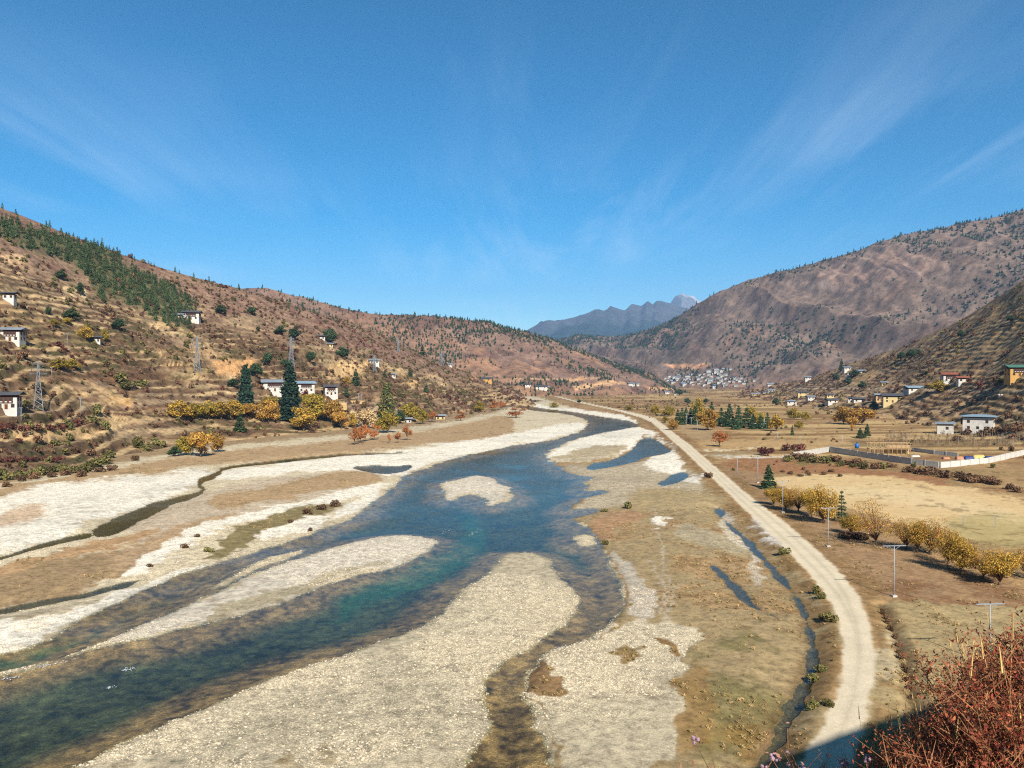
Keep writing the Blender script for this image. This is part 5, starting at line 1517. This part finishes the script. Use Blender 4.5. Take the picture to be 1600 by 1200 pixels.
tag(obj('earth_wall', MB().box(-W / 2, W / 2, -0.4, 0.4, -1.5, 2.2, 0.05).box(-W / 2 - 0.1, W / 2 + 0.1, -0.5, 0.5, 2.2, 2.5).mesh('earth_wall', M['earth']), None, None, p, (0, 0, -0.1)), 'tan earth garden wall running from the ruin', 'wall')
for a_ in ((501, 530, 12, 'white house beside a dark evergreen high on the terraces', 'white', 'roof_dark'), (584, 568, 15, 'low pale house in the middle of the terraced slope', 'white', 'roof_grey'), (613, 588, 9, 'tiny pale hut on the terraces below the low house', 'white', 'roof_grey'),
           (757, 595, 20, 'dark-roofed ochre house under the bare cut bank', 'ochre', 'roof_dark'), (687, 656, 14, 'low pale shed on the brown flat by the bank trees', 'cream', 'roof_grey'), (636, 660, 12, 'grey-roofed shed hidden among the bank trees', 'white', 'roof_grey'),
           (515, 541, 9, 'small cream hut under the evergreen on the terraces', 'cream', 'roof_grey'), (703, 569, 6, 'tiny white hut on the ridge of the terraced slope', 'white', 'roof_grey')):
    house('small_house', a_[3], a_[0], a_[1], a_[2], 0.2, a_[4], a_[5], 1, small=True)
GF = 'far white houses under the northern hill'
for px, py, w_, lb in ((824, 605, 9, 'white house by dark trees under the far hill'), (845, 608, 18, 'long white house with dark roof under the far hill'), (854, 609, 9, 'cream annexe of the long white house under the far hill'),
                       (985, 602, 8, 'white house at the point of the far hill'), (994, 603, 9, 'second white house at the point of the far hill'), (1042, 616, 7, 'square white house out on the far plain'), (1055, 618, 4, 'narrow white house by a dark tree on the far plain'),
                       (1119, 606, 11, 'white house with dark roof below the town')):
    house('small_house', lb, px, py, w_, rt.uniform(-0.2, 0.3), 'cream' if 'cream' in lb else 'white', 'roof_dark' if 'dark' in lb else 'roof_grey', 2, small=True, group=GF)
# eastern slope
for px, py, w_, wl, rf, lb in ((1181, 618, 12, 'cream', 'roof_grey', 'pale yellow house at the edge of the far plain'), (1196, 615, 9, 'white', 'roof_dark', 'dark-roofed white house behind the pale yellow one'), (1206, 612, 10, 'white', 'roof_grey', 'white house above the pale yellow one on the far plain'),
                               (1238, 634, 14, 'white', 'roof_grey', 'white house with wide hip roof at the edge of the tan fields'), (1256, 619, 16, 'cream', 'roof_dark', 'long dark-roofed house above the tan fields'), (1267, 626, 11, 'white', 'roof_grey', 'white house half hidden by brown trees above the fields'),
                               (1297, 624, 11, 'cream', 'roof_dark', 'cream house behind the white one with open front'), (1301, 632, 15, 'white', 'roof_dark', 'white house with dark roof among red hedges'), (1263, 594, 9, 'white', 'roof_grey', 'lone white house higher on the eastern slope'),
                               (1344, 628, 17, 'white', 'roof_dark', 'white gabled house left of the yellow house'), (1330, 628, 8, 'white', 'roof_dark', 'small outbuilding beside the white gabled house'), (1382, 602, 9, 'cream', 'roof_grey', 'tiny cream shed above the slope road'),
                               (1430, 611, 22, 'white', 'roof_blue', 'long low white house with blue-grey roof'), (1324, 580, 11, 'white', 'roof_grey', 'white block house beside the tall dark conifer'), (1345, 583, 15, 'white', 'roof_grey', 'low grey-roofed house among dark bushes'), (1204, 604, 9, 'white', 'roof_blue', 'pale house on the track above the far plain')):
    house('small_house', lb, px, py, w_, rt.uniform(-0.3, 0.1), wl, rf, 1 if 'low' in lb or 'shed' in lb else 2, small=True, hip='hip' in lb)
house('yellow_house', 'yellow house with dark timber wing above the golden trees', 1398, 629, 27, -0.35, 'cream', 'roof_dark', 2, rabsel=False)
house('farmhouse', 'dark timber-fronted wing against the yellow house', 1378, 627, 16, -0.2, 'earth', 'roof_grey', 2)
house('farmhouse', 'white and timber house under a rust-red roof', 1487, 597, 22, -0.2, 'white', 'roof_red', 2)
house('small_house', 'white annexe right of the rust-red roofed house', 1507, 596, 16, -0.2, 'white', 'roof_red', 1, small=True)
house('farmhouse', 'ochre house with green roof above the retaining wall', 1594, 587, 28, -0.15, 'ochre', 'roof_green', 2)
# big white house
p = hit(1528, 682); d = p.y; s_ = d / F
W, D, H = 42 * s_, 34 * s_, 29 * s_
bh = empty('white_house', p + Vector((4, D * 0.45, 0)), -0.62)
tag(bh, 'large white three-storey house with flat blue-grey roof by the orchard', 'house')
obj('wall', MB().box(-W / 2, W / 2, -D / 2, D / 2, -3, H, 0.15).mesh('wall', M['white']), None, bh)
obj('roof', roof_mesh(W, D, 1.8, 0.13, 0.22, True).mesh('roof', M['roof_blue']), None, bh, (0, 0, H + 0.7))
obj('attic', MB().box(-W * 0.42, W * 0.42, -D * 0.42, D * 0.42, H, H + 0.8).mesh('attic', M['timber']), None, bh)
for f_ in range(3):
    for sx in (-0.30, 0.0, 0.30):
        if f_ < 2 or sx != 0.0:
            add_window(bh, sx * W, -D / 2 + 0.05, 0.9 + f_ * H / 3, 1.1, 1.3, 'f')
    for sy in (-0.3, 0.0, 0.3):
        add_window(bh, -W / 2 + 0.05, sy * D, 0.9 + f_ * H / 3, 1.2, 1.3, 'l')
        if f_ != 1: add_window(bh, W / 2 - 0.05, sy * D, 0.9 + f_ * H / 3, 1.1, 1.3, 'r')
bay = obj('balcony', MB().box(-W / 2 - 1.1, -W / 2 + 0.1, -D * 0.42, D * 0.42, H * 0.62, H * 0.95).mesh('balcony', M['timber']), None, bh)
for sy in (-0.3, -0.1, 0.1, 0.3):
    obj('pane', MB().box(-W / 2 - 1.15, -W / 2 - 1.0, sy * D - 0.5, sy * D + 0.5, H * 0.70, H * 0.88).mesh('pane', M['pane']), None, bay)
wg = empty('house_wing', p + Vector((-15, 9, 0.5)), -0.45)
tag(wg, 'grey plastered wing with tin roof left of the large white house', 'house')
obj('wall', MB().box(-4.5, 4.5, -4.5, 4.5, -3, 6.4, 0.1).mesh('wall', M['concrete']), None, wg)
obj('roof', roof_mesh(9, 9, 1.2, 0.16, 0.18).mesh('roof', M['roof_grey']), None, wg, (0, 0, 6.8))
obj('attic', MB().box(-3.8, 3.8, -3.8, 3.8, 6.4, 6.9).mesh('attic', M['timber']), None, wg)
add_window(wg, 1.0, -4.45, 3.6, 1.2, 1.3, 'f')
# retaining wall with white guard stones below the ochre house
p0 = hit(1560, 622)
p1 = Vector((p0.x + 75, p0.y - 16, p0.z + 1.0)); p0 = p0 + Vector((0, 0, -0.8))
L_ = (p1 - p0).length; an = math.atan2(p1.y - p0.y, p1.x - p0.x)
rw = empty('retaining_wall', p0, an); tag(rw, 'dark road retaining wall topped with white guard stones', 'wall')
obj('wall_face', MB().box(0, L_, -0.4, 7.0, -3, 2.4).mesh('wall_face', M['roof_dark']), None, rw)
for i in range(int(L_ / 1.6)):
    obj('guard_stone', MB().box(i * 1.6, i * 1.6 + 1.0, -0.2, 0.4, 2.4, 3.2, 0.05).mesh('guard_stone', M['white']), None, rw)

# chortens
def chorten(px, py, hpx, label):
    p = hit(px, py); h = hpx * p.y / F
    r = empty('chorten', p); tag(r, label, 'shrine', 'white shrines')
    obj('base', MB().box(-.30 * h, .30 * h, -.30 * h, .30 * h, -0.1 * h, .25 * h).box(-.22 * h, .22 * h, -.22 * h, .22 * h, .25 * h, .42 * h).mesh('base', M['white']), None, r)
    obj('dome', MB().tube([(0, 0, .42 * h), (0, 0, .55 * h), (0, 0, .66 * h)], [.15 * h, .2 * h, .12 * h], 10).mesh('dome', M['white'], True), None, r)
    obj('spire', MB().tube([(0, 0, .66 * h), (0, 0, h)], [.08 * h, .01 * h], 8).mesh('spire', M['white']), None, r)


chorten(1150, 667, 12, 'white shrine between two conifers of the grove')
chorten(1179, 669, 11, 'white shrine at the golden-tree end of the grove')
chorten(1194, 667, 12, 'slim white shrine behind the grove conifers')
chorten(1325, 594, 12, 'white pointed shrine on the eastern slope below the block house')

# the town in the valley mouth
TOWN_W, TOWN_R = ['white', 'concrete', 'concrete', 'white', 'concrete', 'concrete'], ['roof_grey', 'roof_blue', 'roof_dark', 'roof_dark', 'roof_grey']
tr_ = random.Random(44)
spots = []
for r_, (x0, x1, y) in enumerate(((1120, 1140, 578), (1108, 1135, 581), (1100, 1132, 584), (1062, 1150, 586.5), (1045, 1158, 589), (1042, 1166, 591.5), (1044, 1172, 594), (1048, 1180, 596.5), (1052, 1168, 599), (1070, 1150, 602))):
    x = x0
    while x < x1:
        spots.append((x + tr_.uniform(-1.5, 1.5), y + tr_.uniform(-0.8, 0.8), tr_.uniform(4.0, 8.5)))
        x += tr_.uniform(9, 19)
TL = {'white': 'white', 'cream': 'cream', 'concrete': 'grey'}
TR = {'roof_grey': 'grey', 'roof_blue': 'blue-grey', 'roof_dark': 'dark', 'roof_red': 'rust-red'}
for px, py, w_ in spots:
    p = hit(px, py)
    if p is None or p.y < 1500: continue
    W = w_ * p.y / F; D = W * tr_.uniform(0.5, 0.8); H = tr_.choice([3.5, 4, 5, 6])
    wl, rf = tr_.choice(TOWN_W), tr_.choice(TOWN_R)
    r = empty('town_house', p, tr_.uniform(-0.4, 0.4)); tag(r, '%s town building with %s roof in the valley mouth' % (TL[wl], TR[rf]), 'building', 'town buildings: %s walls, %s roof' % (TL[wl], TR[rf]))
    obj('wall', MB().box(-W / 2, W / 2, -D / 2, D / 2, -6, H).mesh('wall', M[wl]), None, r)
    obj('roof', roof_mesh(W, D, 1.2, 0.25, 0.3, tr_.random() < 0.4).mesh('roof', M[rf]), None, r, (0, 0, H))
    nwn = max(2, int(W / 5))
    for i in range(nwn):
        obj('window', MB().box(-1.0, 1.0, -0.12, 0.1, 0, 1.8).mesh('window', M['pane']), None, r, (-W / 2 + W * (i + 0.5) / nwn, -D / 2, H - 3.2))

# ------------------------------------------------------------------ pylons and poles
def pylon(px, py, hpx, label, group='lattice pylons on the western slope'):
    p = hit(px, py); h = hpx * p.y / F; b0, b1 = h * 0.085, h * 0.018
    th = 0.055 + 0.00018 * p.y
    r = empty('lattice_pylon', p, 0.5); tag(r, label, 'pylon', group)
    w = lambda z: b0 + (b1 - b0) * min(z / (0.78 * h), 1)
    for sx, sy in ((-1, -1), (1, -1), (1, 1), (-1, 1)):
        obj('leg', MB().tube([(sx * w(-1), sy * w(-1), -1.0), (sx * w(h * .78), sy * w(h * .78), h * .78), (sx * b1 * .6, sy * b1 * .6, h)], th, 4).mesh('leg', M['steelgrey']), None, r)
    br = MB(); n = 9
    for i in range(n):
        z0, z1 = h * .95 * i / n, h * .95 * (i + 1) / n
        c0 = [(-w(z0), -w(z0)), (w(z0), -w(z0)), (w(z0), w(z0)), (-w(z0), w(z0))]; c1 = [(-w(z1), -w(z1)), (w(z1), -w(z1)), (w(z1), w(z1)), (-w(z1), w(z1))]
        for k in range(4):
            k2 = (k + 1) % 4
            br.tube([(*c0[k], z0), (*c1[k2], z1)], th * .6, 3); br.tube([(*c0[k2], z0), (*c1[k], z1)], th * .6, 3); br.tube([(*c1[k], z1), (*c1[k2], z1)], th * .6, 3)
    obj('bracing', br.mesh('bracing', M['steelgrey']), None, r)
    for z_, l_ in ((.74, .15), (.84, .12), (.94, .10)):
        a = obj('crossarm', MB().tube([(-l_ * h, 0, z_ * h), (l_ * h, 0, z_ * h)], th, 4).tube([(-l_ * h, 0, z_ * h), (0, 0, (z_ + .05) * h), (l_ * h, 0, z_ * h)], th * .7, 3).mesh('crossarm', M['steelgrey']), None, r)
        for sx in (-1, 1):
            obj('insulator', MB().tube([(sx * l_ * h, 0, z_ * h), (sx * l_ * h, 0, (z_ - .06) * h)], th * 1.3, 5).mesh('insulator', M['roof_dark']), None, a)


pylon(60, 641, 77, 'tall lattice pylon beside the white farmhouse near the winding track')
pylon(308, 581, 56, 'lattice pylon above the row of golden trees on bare tan soil')
pylon(455, 572, 46, 'lattice pylon rising behind the tallest cypress')
pylon(585, 580, 26, 'small lattice pylon beside the low pale house')
pylon(622, 550, 20, 'distant lattice pylon near the ridge of the terraces')
pylon(690, 570, 22, 'distant lattice pylon against the dotted hill')
row_p = [(81, 590, 16), (105, 545, 24), (126, 648, 26), (33, 660, 24), (560, 628, 14), (565, 628, 12)]
def tpole(px, py, hpx, arm, label, group=None, nm='power_pole', base=True):
    p = hit(px, py); h = hpx * p.y / F; a = arm * p.y / F
    th = 0.05 + 0.0001 * p.y
    r = empty(nm, p, 0.06); tag(r, label, 'pole', group)
    obj('post', MB().tube([(0, 0, -0.5), (0, 0, h * .97)], [th * 1.25, th * .85], 8).mesh('post', M['galv'], True), None, r)
    ca = obj('crossarm', MB().box(-a / 2, a / 2, -0.07, 0.07, h * .955, h * .955 + th * 1.6).mesh('crossarm', M['galv']), None, r)
    if base:
        for fx in (-0.46, 0.0, 0.46):
            obj('insulator', MB().tube([(fx * a, 0, h * .955 + th * 1.5), (fx * a, 0, h * .955 + th * 1.5 + .30)], [.09, .06], 6).mesh('insulator', M['timber']), None, ca)
        obj('footing', MB().box(-.4, .4, -.4, .4, -.4, .28, .05).mesh('footing', M['concrete']), None, r)
        obj('brace', MB().tube([(-a * .25, 0, h * .955), (0, 0, h * .88), (a * .25, 0, h * .955)], .03, 4).mesh('brace', M['galv']), None, r)


tpole(1294, 857, 63, 26, 'steel T-shaped power pole beside the tall golden willow')
tpole(1397, 936, 83, 38, 'steel T-shaped power pole on the reddish ground past the willows')
tpole(1547, 1045, 100, 46, 'steel T-shaped power pole rising behind the red shrubs')
tpole(1223, 803, 50, 20, 'thin steel power pole in the golden willows by the roadside conifer')
tpole(1184, 757, 42, 15, 'slim power pole left of the roadside conifer')
GP = 'small poles before the conifer grove'
for px, py, h_ in ((1073, 665, 18), (1080, 667, 14), (1090, 674, 16), (1152, 743, 28), (1316, 700, 16), (1250, 697, 14), (1215, 690, 14)):
    tpole(px, py, h_, 5, 'thin grey utility pole on the plain past the dirt road', GP, 'utility_pole', False)
for px, py, h_ in row_p:
    tpole(px, py, h_, 5, 'thin grey utility pole on the western terraces', 'small poles on the western terraces', 'utility_pole', False)
# goal posts on the playing field
for px, py, lb in ((1505, 826, 'thin metal post on the green end of the playing field'), (1555, 827, 'darker metal post at the green end of the playing field')):
    p = hit(px, py)
    r = empty('field_post', p); tag(r, lb, 'post')
    obj('post', MB().tube([(0, 0, -.2), (0, 0, 2.6)], .06, 6).mesh('post', M['steelgrey']), None, r)
    obj('crosspiece', MB().box(-.55, .55, -.05, .05, 2.5, 2.6).mesh('crosspiece', M['steelgrey']), None, r)

# ------------------------------------------------------------------ building site with its compound wall
def wall_run(pts, hpx, mat, label, cap=True):
    r = empty('compound_wall', hit(*pts[0])); tag(r, label, 'wall')
    o0 = r.location.copy()
    for a_, b_ in zip(pts[:-1], pts[1:]):
        A, B = hit(*a_) - o0, hit(*b_) - o0
        dvec = (B - A); L_ = dvec.length; an = math.atan2(dvec.y, dvec.x); h = hpx * (A.y + o0.y) / F
        n = max(1, int(L_ / 6.0))
        for i in range(n):
            q = A.lerp(B, i / n); l_ = L_ / n
            obj('wall_panel', MB().box(0, l_ - 0.4, -.15, .15, -1.2, h).mesh('wall_panel', M[mat]), None, r, q, (0, 0, an))
            obj('pier', MB().box(-.4, 0.02, -.24, .24, -1.2, h + .15).mesh('pier', M['concrete']), None, r, q, (0, 0, an))
    return r


wall_run([(1240, 716), (1296, 708), (1340, 716), (1425, 729), (1468, 734)], 8.5, 'concrete', 'long grey compound wall in front of the building site')
wall_run([(1470, 734), (1545, 728), (1602, 716), (1660, 704)], 9, 'white', 'pale plastered compound wall beside the blue tarpaulin')
wall_run([(1425, 709), (1460, 714), (1498, 718)], 6, 'concrete', 'short grey wall behind the timber construction')
p = hit(1392, 714); s_ = p.y / F
ts = empty('timber_frame', p, -0.05); tag(ts, 'unfinished timber house frame with scaffolding on the building site', 'construction')
Wd = 20 * s_ * 1.6
for lv, (x0, x1) in enumerate(((-Wd, Wd), (-Wd, Wd), (-Wd, -Wd * .2))):
    zb = lv * 2.7
    for x in np.arange(x0, x1 + .1, 2.0):
        for yy in (0.0, 3.2):
            obj('post', MB().box(x - .09, x + .09, yy - .09, yy + .09, zb - (0.5 if lv == 0 else 0), zb + (2.7 if lv < 2 or x < -Wd * .5 else 1.6)).mesh('post', M['rawwood']), None, ts)
    for yy in (0.0, 3.2):
        obj('beam', MB().box(x0 - .4, x1 + .4, yy - .13, yy + .13, zb + 2.6, zb + 2.85).mesh('beam', M['rawwood']), None, ts)
obj('infill_panel', MB().box(-Wd * .2, Wd, 3.0, 3.15, 0, 2.6).mesh('infill_panel', M['earth']), None, ts)
obj('floor_deck', MB().box(-Wd, Wd, 0.1, 3.1, 2.86, 2.98).mesh('floor_deck', M['rawwood']), None, ts)
mb = MB().box(-Wd * .2, Wd * .9, 0.02, 0.14, 3.2, 4.6)
obj('plank_wall', mb.mesh('plank_wall', M['rawwood']), None, ts)
for x in (-Wd * .55, -Wd * .1, Wd * 1.05):
    obj('scaffold_pole', MB().tube([(x, -.8, -.5), (x + .1, -.8, 9.5)], .06, 5).mesh('scaffold_pole', M['rawwood']), None, ts)
M['bluep'] = plain('blue_plastic', srgb(40, 110, 190, 0.7), 0.5, 0.1, 1.0, 0.3)
M['tarpb'] = plain('blue_tarpaulin', srgb(52, 70, 130, 0.6), 0.6, 0.2, 1.0, 0.3)
M['tarpy'] = plain('yellow_tarpaulin', srgb(226, 194, 110, 0.6), 0.6, 0.2, 1.0, 0.3)
M['tarpo'] = plain('orange_sheet', srgb(196, 140, 104, 0.6), 0.7, 0.2, 1.0, 0.3)
p = hit(1339, 703)
tk = empty('water_tank', p); tag(tk, 'bright blue plastic water tank left of the timber frame', 'tank')
obj('body', MB().tube([(0, 0, 0), (0, 0, 1.9), (0, 0, 2.2)], [.95, .95, .6], 14).mesh('body', M['bluep'], True), None, tk)
obj('lid', MB().tube([(0, 0, 2.2), (0, 0, 2.4)], [.3, .28], 10).mesh('lid', M['bluep']), None, tk)


def tarp(px, py, wpx, mat, label, h=1.5, dpt=3.0):
    p = hit(px, py); W = wpx * p.y / F; nx, ny = 14, 8
    x, y = np.meshgrid(np.linspace(-W / 2, W / 2, nx), np.linspace(-dpt / 2, dpt / 2, ny))
    z = h * np.clip(1.25 * (1 - np.abs(y / dpt * 2) ** 2) * (1 - np.abs(x / W * 2) ** 6), 0, 1) + .12 * fbm(x + px, y, 1.2, 3, 9) - .05
    tag(obj('tarpaulin', np_mesh('tarpaulin', np.stack([x.ravel(), y.ravel(), z.ravel()], 1), grid_quads(ny, nx)), M[mat], None, p, (0, 0, -.1)), label, 'tarpaulin')


tarp(1514, 722, 16, 'tarpb', 'blue tarpaulin at the orange heap inside the compound')
tarp(1529, 721, 20, 'tarpy', 'yellow tarpaulin between two blue ones inside the compound', 1.8)
tarp(1546, 722, 16, 'tarpb', 'blue tarpaulin at the pale wall inside the compound')
tarp(1499, 722, 12, 'tarpo', 'orange-red heap of sheets beside the blue tarpaulin', 1.5)
tarp(1478, 721, 11, 'tarpo', 'low orange sheet pile standing apart inside the compound', 1.0)
tarp(1430, 717, 14, 'white', 'white sheet lying beside the timber construction', .7)
tarp(1352, 711, 18, 'tarpo', 'reddish brick heap left of the timber construction', 1.0)
# orchard posts
og = random.Random(8)
for i in range(95):
    px = og.uniform(1392, 1600); py = 690 + (px - 1392) * 0.055 + og.uniform(-9, 7)
    p = hit(px, py)
    hh = og.uniform(3.4, 4.6)
    tag(obj('orchard_post', MB().tube([(0, 0, -.5), (og.uniform(-.08, .08), 0, hh)], [.075, .06], 5).mesh('orchard_post', M['bark_pale']), None, None, p), 'pale slender post standing in the orchard below the large white house', 'post', 'orchard posts')
rngo = np.random.default_rng(12)
OS = [bush(451, 2.4, 1.6, 60, [(122, 104, 84), (104, 90, 72)], 0.14)]
qq = [hit(og.uniform(1380, 1605), 688 + og.uniform(-8, 16)) for _ in range(260)]
scatter('orchard_twigs', 'bare grey-brown fruit saplings filling the orchard', np.array([tuple(q) for q in qq]), rngo.uniform(0.6, 1.2, len(qq)), np.zeros(len(qq), int), OS, rngo)

# ------------------------------------------------------------------ shrubs beside the camera
M['redleaf'] = leaf_mat('red_shrub_leaves', trans=0.30, vary=0.25)
M['stem'] = plain('dry_stem', srgb(150, 104, 70, 0.8), 0.9, 0.25, 8.0)
M['straw'] = plain('straw_stem', srgb(216, 176, 112, 0.8), 0.9, 0.2, 8.0)
M['flower'] = plain('lilac_flower', srgb(186, 150, 160, 0.6), 0.8, 0.25, 30.0)
REDS = [(140, 64, 46), (160, 84, 56), (112, 50, 42), (170, 106, 72), (96, 54, 44), (124, 84, 54)]


def near_shrub(seed, h, n_stem, n_leaf, pal, flowers=0, spread=0.38, leaf=0.009):
    rnd = random.Random(seed); rg = np.random.default_rng(seed)
    mb, cs, tips = MB(), [], []
    for i in range(n_stem):
        a = rnd.uniform(0, 6.28); sp = rnd.uniform(0.1, 1) * spread
        e = Vector((math.cos(a) * sp, math.sin(a) * sp, h * rnd.uniform(0.6, 1.0)))
        m_ = Vector((e.x * .35 + rnd.uniform(-.04, .04), e.y * .35 + rnd.uniform(-.04, .04), e.z * .55))
        r0 = 0.0045 * rnd.uniform(.7, 1.2)
        mb.tube([(e.x * .08, e.y * .08, -.05), m_, e], [r0, r0 * .7, r0 * .3], 4); tips.append(e)
        for k in range(9):
            f = rnd.uniform(.25, .95); q = m_.lerp(e, f) if f > .5 else Vector((0, 0, 0)).lerp(m_, f * 2)
            e2 = q + Vector((rnd.uniform(-1, 1), rnd.uniform(-1, 1), rnd.uniform(.2, 1.2))).normalized() * h * rnd.uniform(.10, .28)
            mb.tube([q, e2], [r0 * .5, r0 * .2], 3); tips.append(e2)
            t_ = np.linspace(.15, 1.05, max(2, n_leaf // (n_stem * 9)))[:, None]
            cs.append(np.array(q) * (1 - t_) + np.array(e2) * t_ + rg.normal(0, .013, (len(t_), 3)))
    parts = [('stems', mb.mesh('stems', M['stem']))]
    parts.append(('leaves', leaves('leaves', rg, np.concatenate(cs), leaf, pal, M['redleaf'], None, 0.95, 0.6)))
    if flowers:
        bm = bmesh.new()
        for e in rnd.sample(tips, min(flowers, len(tips))):
            for k in range(5):
                q = e + Vector((rnd.uniform(-1, 1), rnd.uniform(-1, 1), rnd.uniform(-.6, 1))) * .011
                bmesh.ops.create_icosphere(bm, subdivisions=1, radius=rnd.uniform(.004, .008), matrix=Matrix.Translation(q))
        me = bpy.data.meshes.new('flowers'); bm.to_mesh(me); bm.free(); me.materials.append(M['flower'])
        parts.append(('flowers', me))
    return parts


NS = [near_shrub(601, .95, 30, 5200, REDS), near_shrub(602, .85, 32, 5200, REDS), near_shrub(603, .8, 28, 4400, REDS[:4]), near_shrub(604, .75, 26, 2400, REDS, 12)]
NF = [near_shrub(611, .6, 7, 160, [(190, 140, 110), (160, 120, 90)], 18, .25), near_shrub(612, .5, 6, 120, [(190, 140, 110), (150, 104, 70)], 16, .22)]


def top_line(px):
    return float(np.interp(px, [1120, 1180, 1240, 1300, 1340, 1390, 1420, 1460, 1500, 1540, 1580, 1640, 1720], [1205, 1180, 1165, 1160, 1150, 1170, 1140, 1105, 1062, 1022, 995, 960, 930]))


def grass_stalk(seed):
    rnd = random.Random(seed); mb = MB()
    for i in range(5):
        a = rnd.uniform(0, 6.28); l_ = rnd.uniform(.5, 1.0)
        e = Vector((math.cos(a) * .16 * l_, math.sin(a) * .16 * l_, l_))
        mb.tube([(0, 0, -.05), (e.x * .3, e.y * .3, l_ * .6), e], [.0022, .0016, .0007], 3)
        mb.tube([e * .9, e], [.0035, .001], 4)
    return mb.mesh('grass_clump', M['straw'])


GS = [grass_stalk(i) for i in range(3)]
fr_ = random.Random(21)
count = 0
for i in range(620):
    y = fr_.uniform(2.4, 6.0); u = fr_.uniform(0.26, 0.80); x = u * y
    px = 800 + F * u
    z = float(near_z(x, y))
    want = CAM_H + at_depth(px, top_line(px), y)[2] - CAM_H       # height the shrubs reach on this line of sight
    room = want - z
    if room < 0.25: continue
    if count >= 125: break
    sh = fr_.uniform(.75, 1.05)
    if px < 1360:
        if fr_.random() > 0.30: continue
        pr = NF[fr_.randrange(2)]; s_ = min(room / .66, 1.9) * sh; lb, ct, gp = 'thin flowering stems with lilac heads at the edge of the red shrubs', 'plant', 'lilac flowering stems'
    else:
        pr = NS[fr_.randrange(4)]; s_ = min(room / 1.05, 1.5) * sh; lb, ct, gp = 'tangled red-brown leafy shrub on the near bank', 'shrub', 'red shrubs on the near bank'
    r = empty('red_shrub' if ct == 'shrub' else 'flowering_plant', (x, y, z - .02), fr_.uniform(0, 6.28)); r.scale = (s_, s_, s_)
    tag(r, lb, ct, gp)
    for nm, m_ in pr: obj(nm, m_, None, r)
    count += 1
for i in range(34):
    y = fr_.uniform(2.8, 5.5); u = fr_.uniform(.44, .74); x = u * y; px = 800 + F * u
    z = float(near_z(x, y)); room = at_depth(px, top_line(px) - 25, y)[2] - z
    if room < .4: continue
    tag(obj('grass_clump', GS[i % 3], None, None, (x, y, z), (0, 0, fr_.uniform(0, 6.28)), min(room / .9, 1.5)), 'dry straw-coloured grass stalks standing among the red shrubs', 'grass', 'dry grass stalks')

# ------------------------------------------------------------------ the air of the valley
hb = MB().box(-11000, 11000, -900, 24000, -480, 2700)
hz, t, b, out = new_mat('valley_haze')
t.nodes.remove(b)
pv = N(t, 'ShaderNodeVolumePrincipled', {'Color': (0.36, 0.62, 1.0, 1), 'Density': 4e-5, 'Anisotropy': 0.0})
t.links.new(pv.outputs[0], out.inputs['Volume'])
tag(obj('haze', hb.mesh('haze'), hz), 'pale blue air haze filling the whole valley', kind='stuff')
